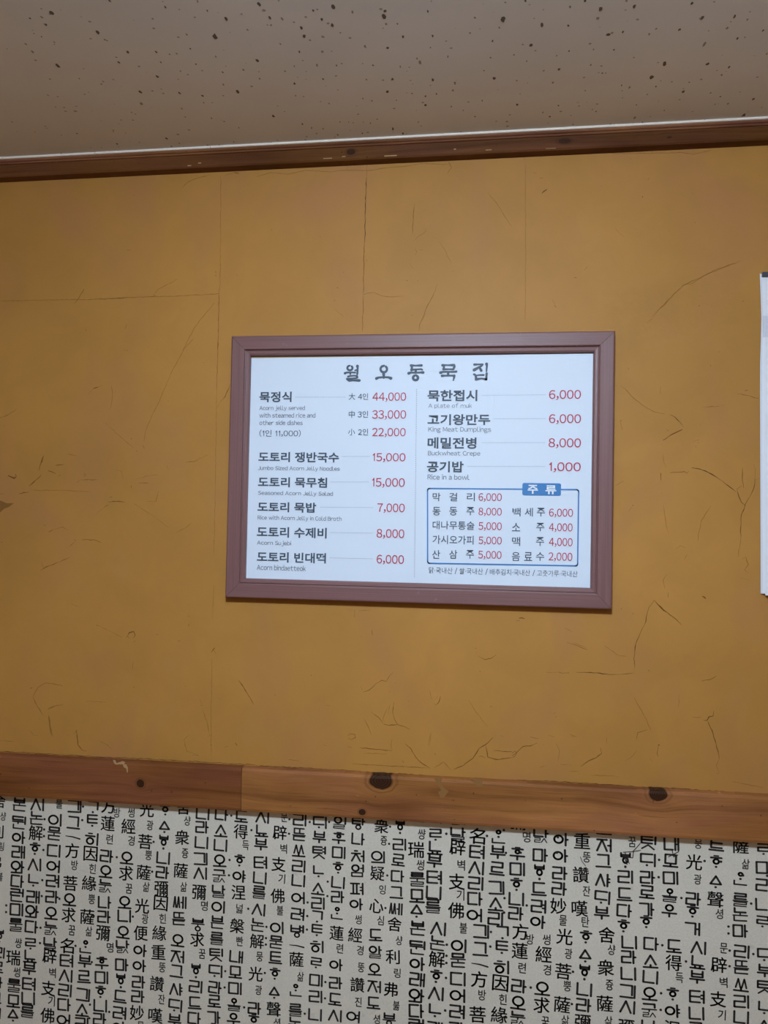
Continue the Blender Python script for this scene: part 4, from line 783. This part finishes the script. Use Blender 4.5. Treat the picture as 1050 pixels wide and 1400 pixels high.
TITLEM = flat('menu_title_print', (.085, .112, .148), .5, .2)
for mb_ in TL.values():                                     # merge the overlapping strokes into one flat outline
    r_ = delaunay_2d_cdt([Vector((x, z))*1000 for x, y, z in mb_.v], [], mb_.f, 0, 1e-4)
    mesh_obj('title_letter', [(p.x/1000, TY, p.y/1000) for p in r_[0]], [tuple(f) for f, o_ in zip(r_[2], r_[5]) if len(o_)], TITLEM, sheet)
for k, nm, lab in (('blue', 'blue_box', 'blue box around the drinks list'),):
    o = PRN[k].build(nm, TITLEM if k == 'title' else M[k], sheet)
    if lab: o['label'] = lab

# ------------------------------------------------------------------ wall calendar at the right edge
cal = tag(empty('wall_calendar', (at(1040, 374).x, 0, 1.55+.033)), 'white paper wall calendar with dark top binding hanging right of the framed menu', 'calendar')
cx0 = 0.0; cw = .46
ztop = at(1040, 374, -.004).z-cal.location.z
def paper(name, x0, x1, z0, z1, y0, mat, curl=0.0, dx=0.0):
    n = 14; V = []; F = []
    for j in range(n+1):
        f = j/n; z = z1+(z0-z1)*f; wv = .0016*math.sin(f*math.pi)*curl; xo = dx*math.exp(-((f-.14)/.10)**2)+ (.0026*f if curl else 0)
        for x, yo in ((x0+xo, 0), (x0+xo+.03, 0), (x1, 0)): V.append((x, y0-wv, z))
        for x, yo in ((x0+xo, 0), (x0+xo+.03, 0), (x1, 0)): V.append((x, y0-wv+.0004, z))
    for j in range(n):
        a = j*6; b_ = a+6
        F += [(a, b_, b_+1, a+1), (a+1, b_+1, b_+2, a+2), (a+3, a+4, b_+4, b_+3), (a+4, a+5, b_+5, b_+4), (a, a+3, b_+3, b_), (a+2, b_+2, b_+5, a+5)]
    F += [(0, 1, 4, 3), (1, 2, 5, 4)]; e = n*6; F += [(e, e+3, e+4, e+1), (e+1, e+4, e+5, e+2)]
    return fix_normals(mesh_obj(name, V, F, mat, cal))
xl0 = at(1038.6, 374, -.004).x-cal.location.x
zb0 = at(1044, 812, -.006).z-cal.location.z; zb1 = at(1049, 814, -.010).z-cal.location.z
paper('page', xl0, xl0+cw, zb0, ztop, -.0035, M['page2'], .5, .0030)
paper('page', xl0+.0012, xl0+cw-.001, zb0+.0015, ztop-.001, -.0055, M['page2'], .7, .0028)
paper('page', xl0+.0022, xl0+cw-.002, zb0+.001, ztop-.002, -.0075, M['page'], .8, .0022)
paper('front_page', xl0+.0062, xl0+cw-.004, zb1, at(1047, 461, -.009).z-cal.location.z, -.0105, M['page'], .3, 0)
q = MB(); q.box(xl0+.0030, xl0+cw-.002, -.0125, -.003, ztop-.0085, ztop+.0005); q.build('binding_strip', M['binder'], cal)
q = MB(); q.box(xl0+.0045, xl0+cw-.003, -.0105, -.0098, at(1046, 461, -.009).z-cal.location.z, at(1046, 432, -.009).z-cal.location.z); q.build('header_band', flat('pale_lilac_band', (.68, .70, .78), .4), cal)

# ------------------------------------------------------------------ ceiling lamps (above and behind the camera)
emit, nt_, b_e = new_mat('lamp_diffuser'); b_e.inputs['Base Color'].default_value = (.9, .9, .9, 1); b_e.inputs['Emission Color'].default_value = (*LAMP_COLOR, 1); b_e.inputs['Emission Strength'].default_value = LAMP_NEAR
emit2 = emit.copy(); emit2.node_tree.nodes['Principled BSDF'].inputs['Emission Strength'].default_value = LAMP_FAR
def lamp(x, y, r, label, em):
    t = tag(empty('ceiling_lamp', (x, y, ZC)), label, 'lamp')
    n = 40
    def disc(name, r0, r1, z0, z1, mat):
        V = [(r0*math.cos(2*math.pi*i/n), r0*math.sin(2*math.pi*i/n), z0) for i in range(n)]+[(r1*math.cos(2*math.pi*i/n), r1*math.sin(2*math.pi*i/n), z1) for i in range(n)]
        F = [tuple(range(n)), tuple(range(n, 2*n))]+[(i, (i+1) % n, (i+1) % n+n, i+n) for i in range(n)]
        fix_normals(mesh_obj(name, V, F, mat, t))
    disc('housing', r+.02, r+.02, 0, -.030, M['metal']); V = []; F = []; m = 8
    for j in range(m+1):
        a = j/m*math.pi/2; rr_ = r*math.cos(a)*.999+.0005; z = -.030-.75*r*math.sin(a)
        V += [(rr_*math.cos(2*math.pi*i/n), rr_*math.sin(2*math.pi*i/n), z) for i in range(n)]
    for j in range(m):
        for i in range(n): F.append((j*n+i, j*n+(i+1) % n, (j+1)*n+(i+1) % n, (j+1)*n+i))
    F += [tuple(range(n)), tuple(range(m*n, m*n+n))]
    fix_normals(mesh_obj('diffuser', V, F, em, t, smooth=True))
lamp(*LIGHT_POS, .12, 'small round white ceiling lamp nearest the menu wall', emit); lamp(1.2, -3.3, .16, 'larger round white ceiling lamp far from the menu wall', emit2)
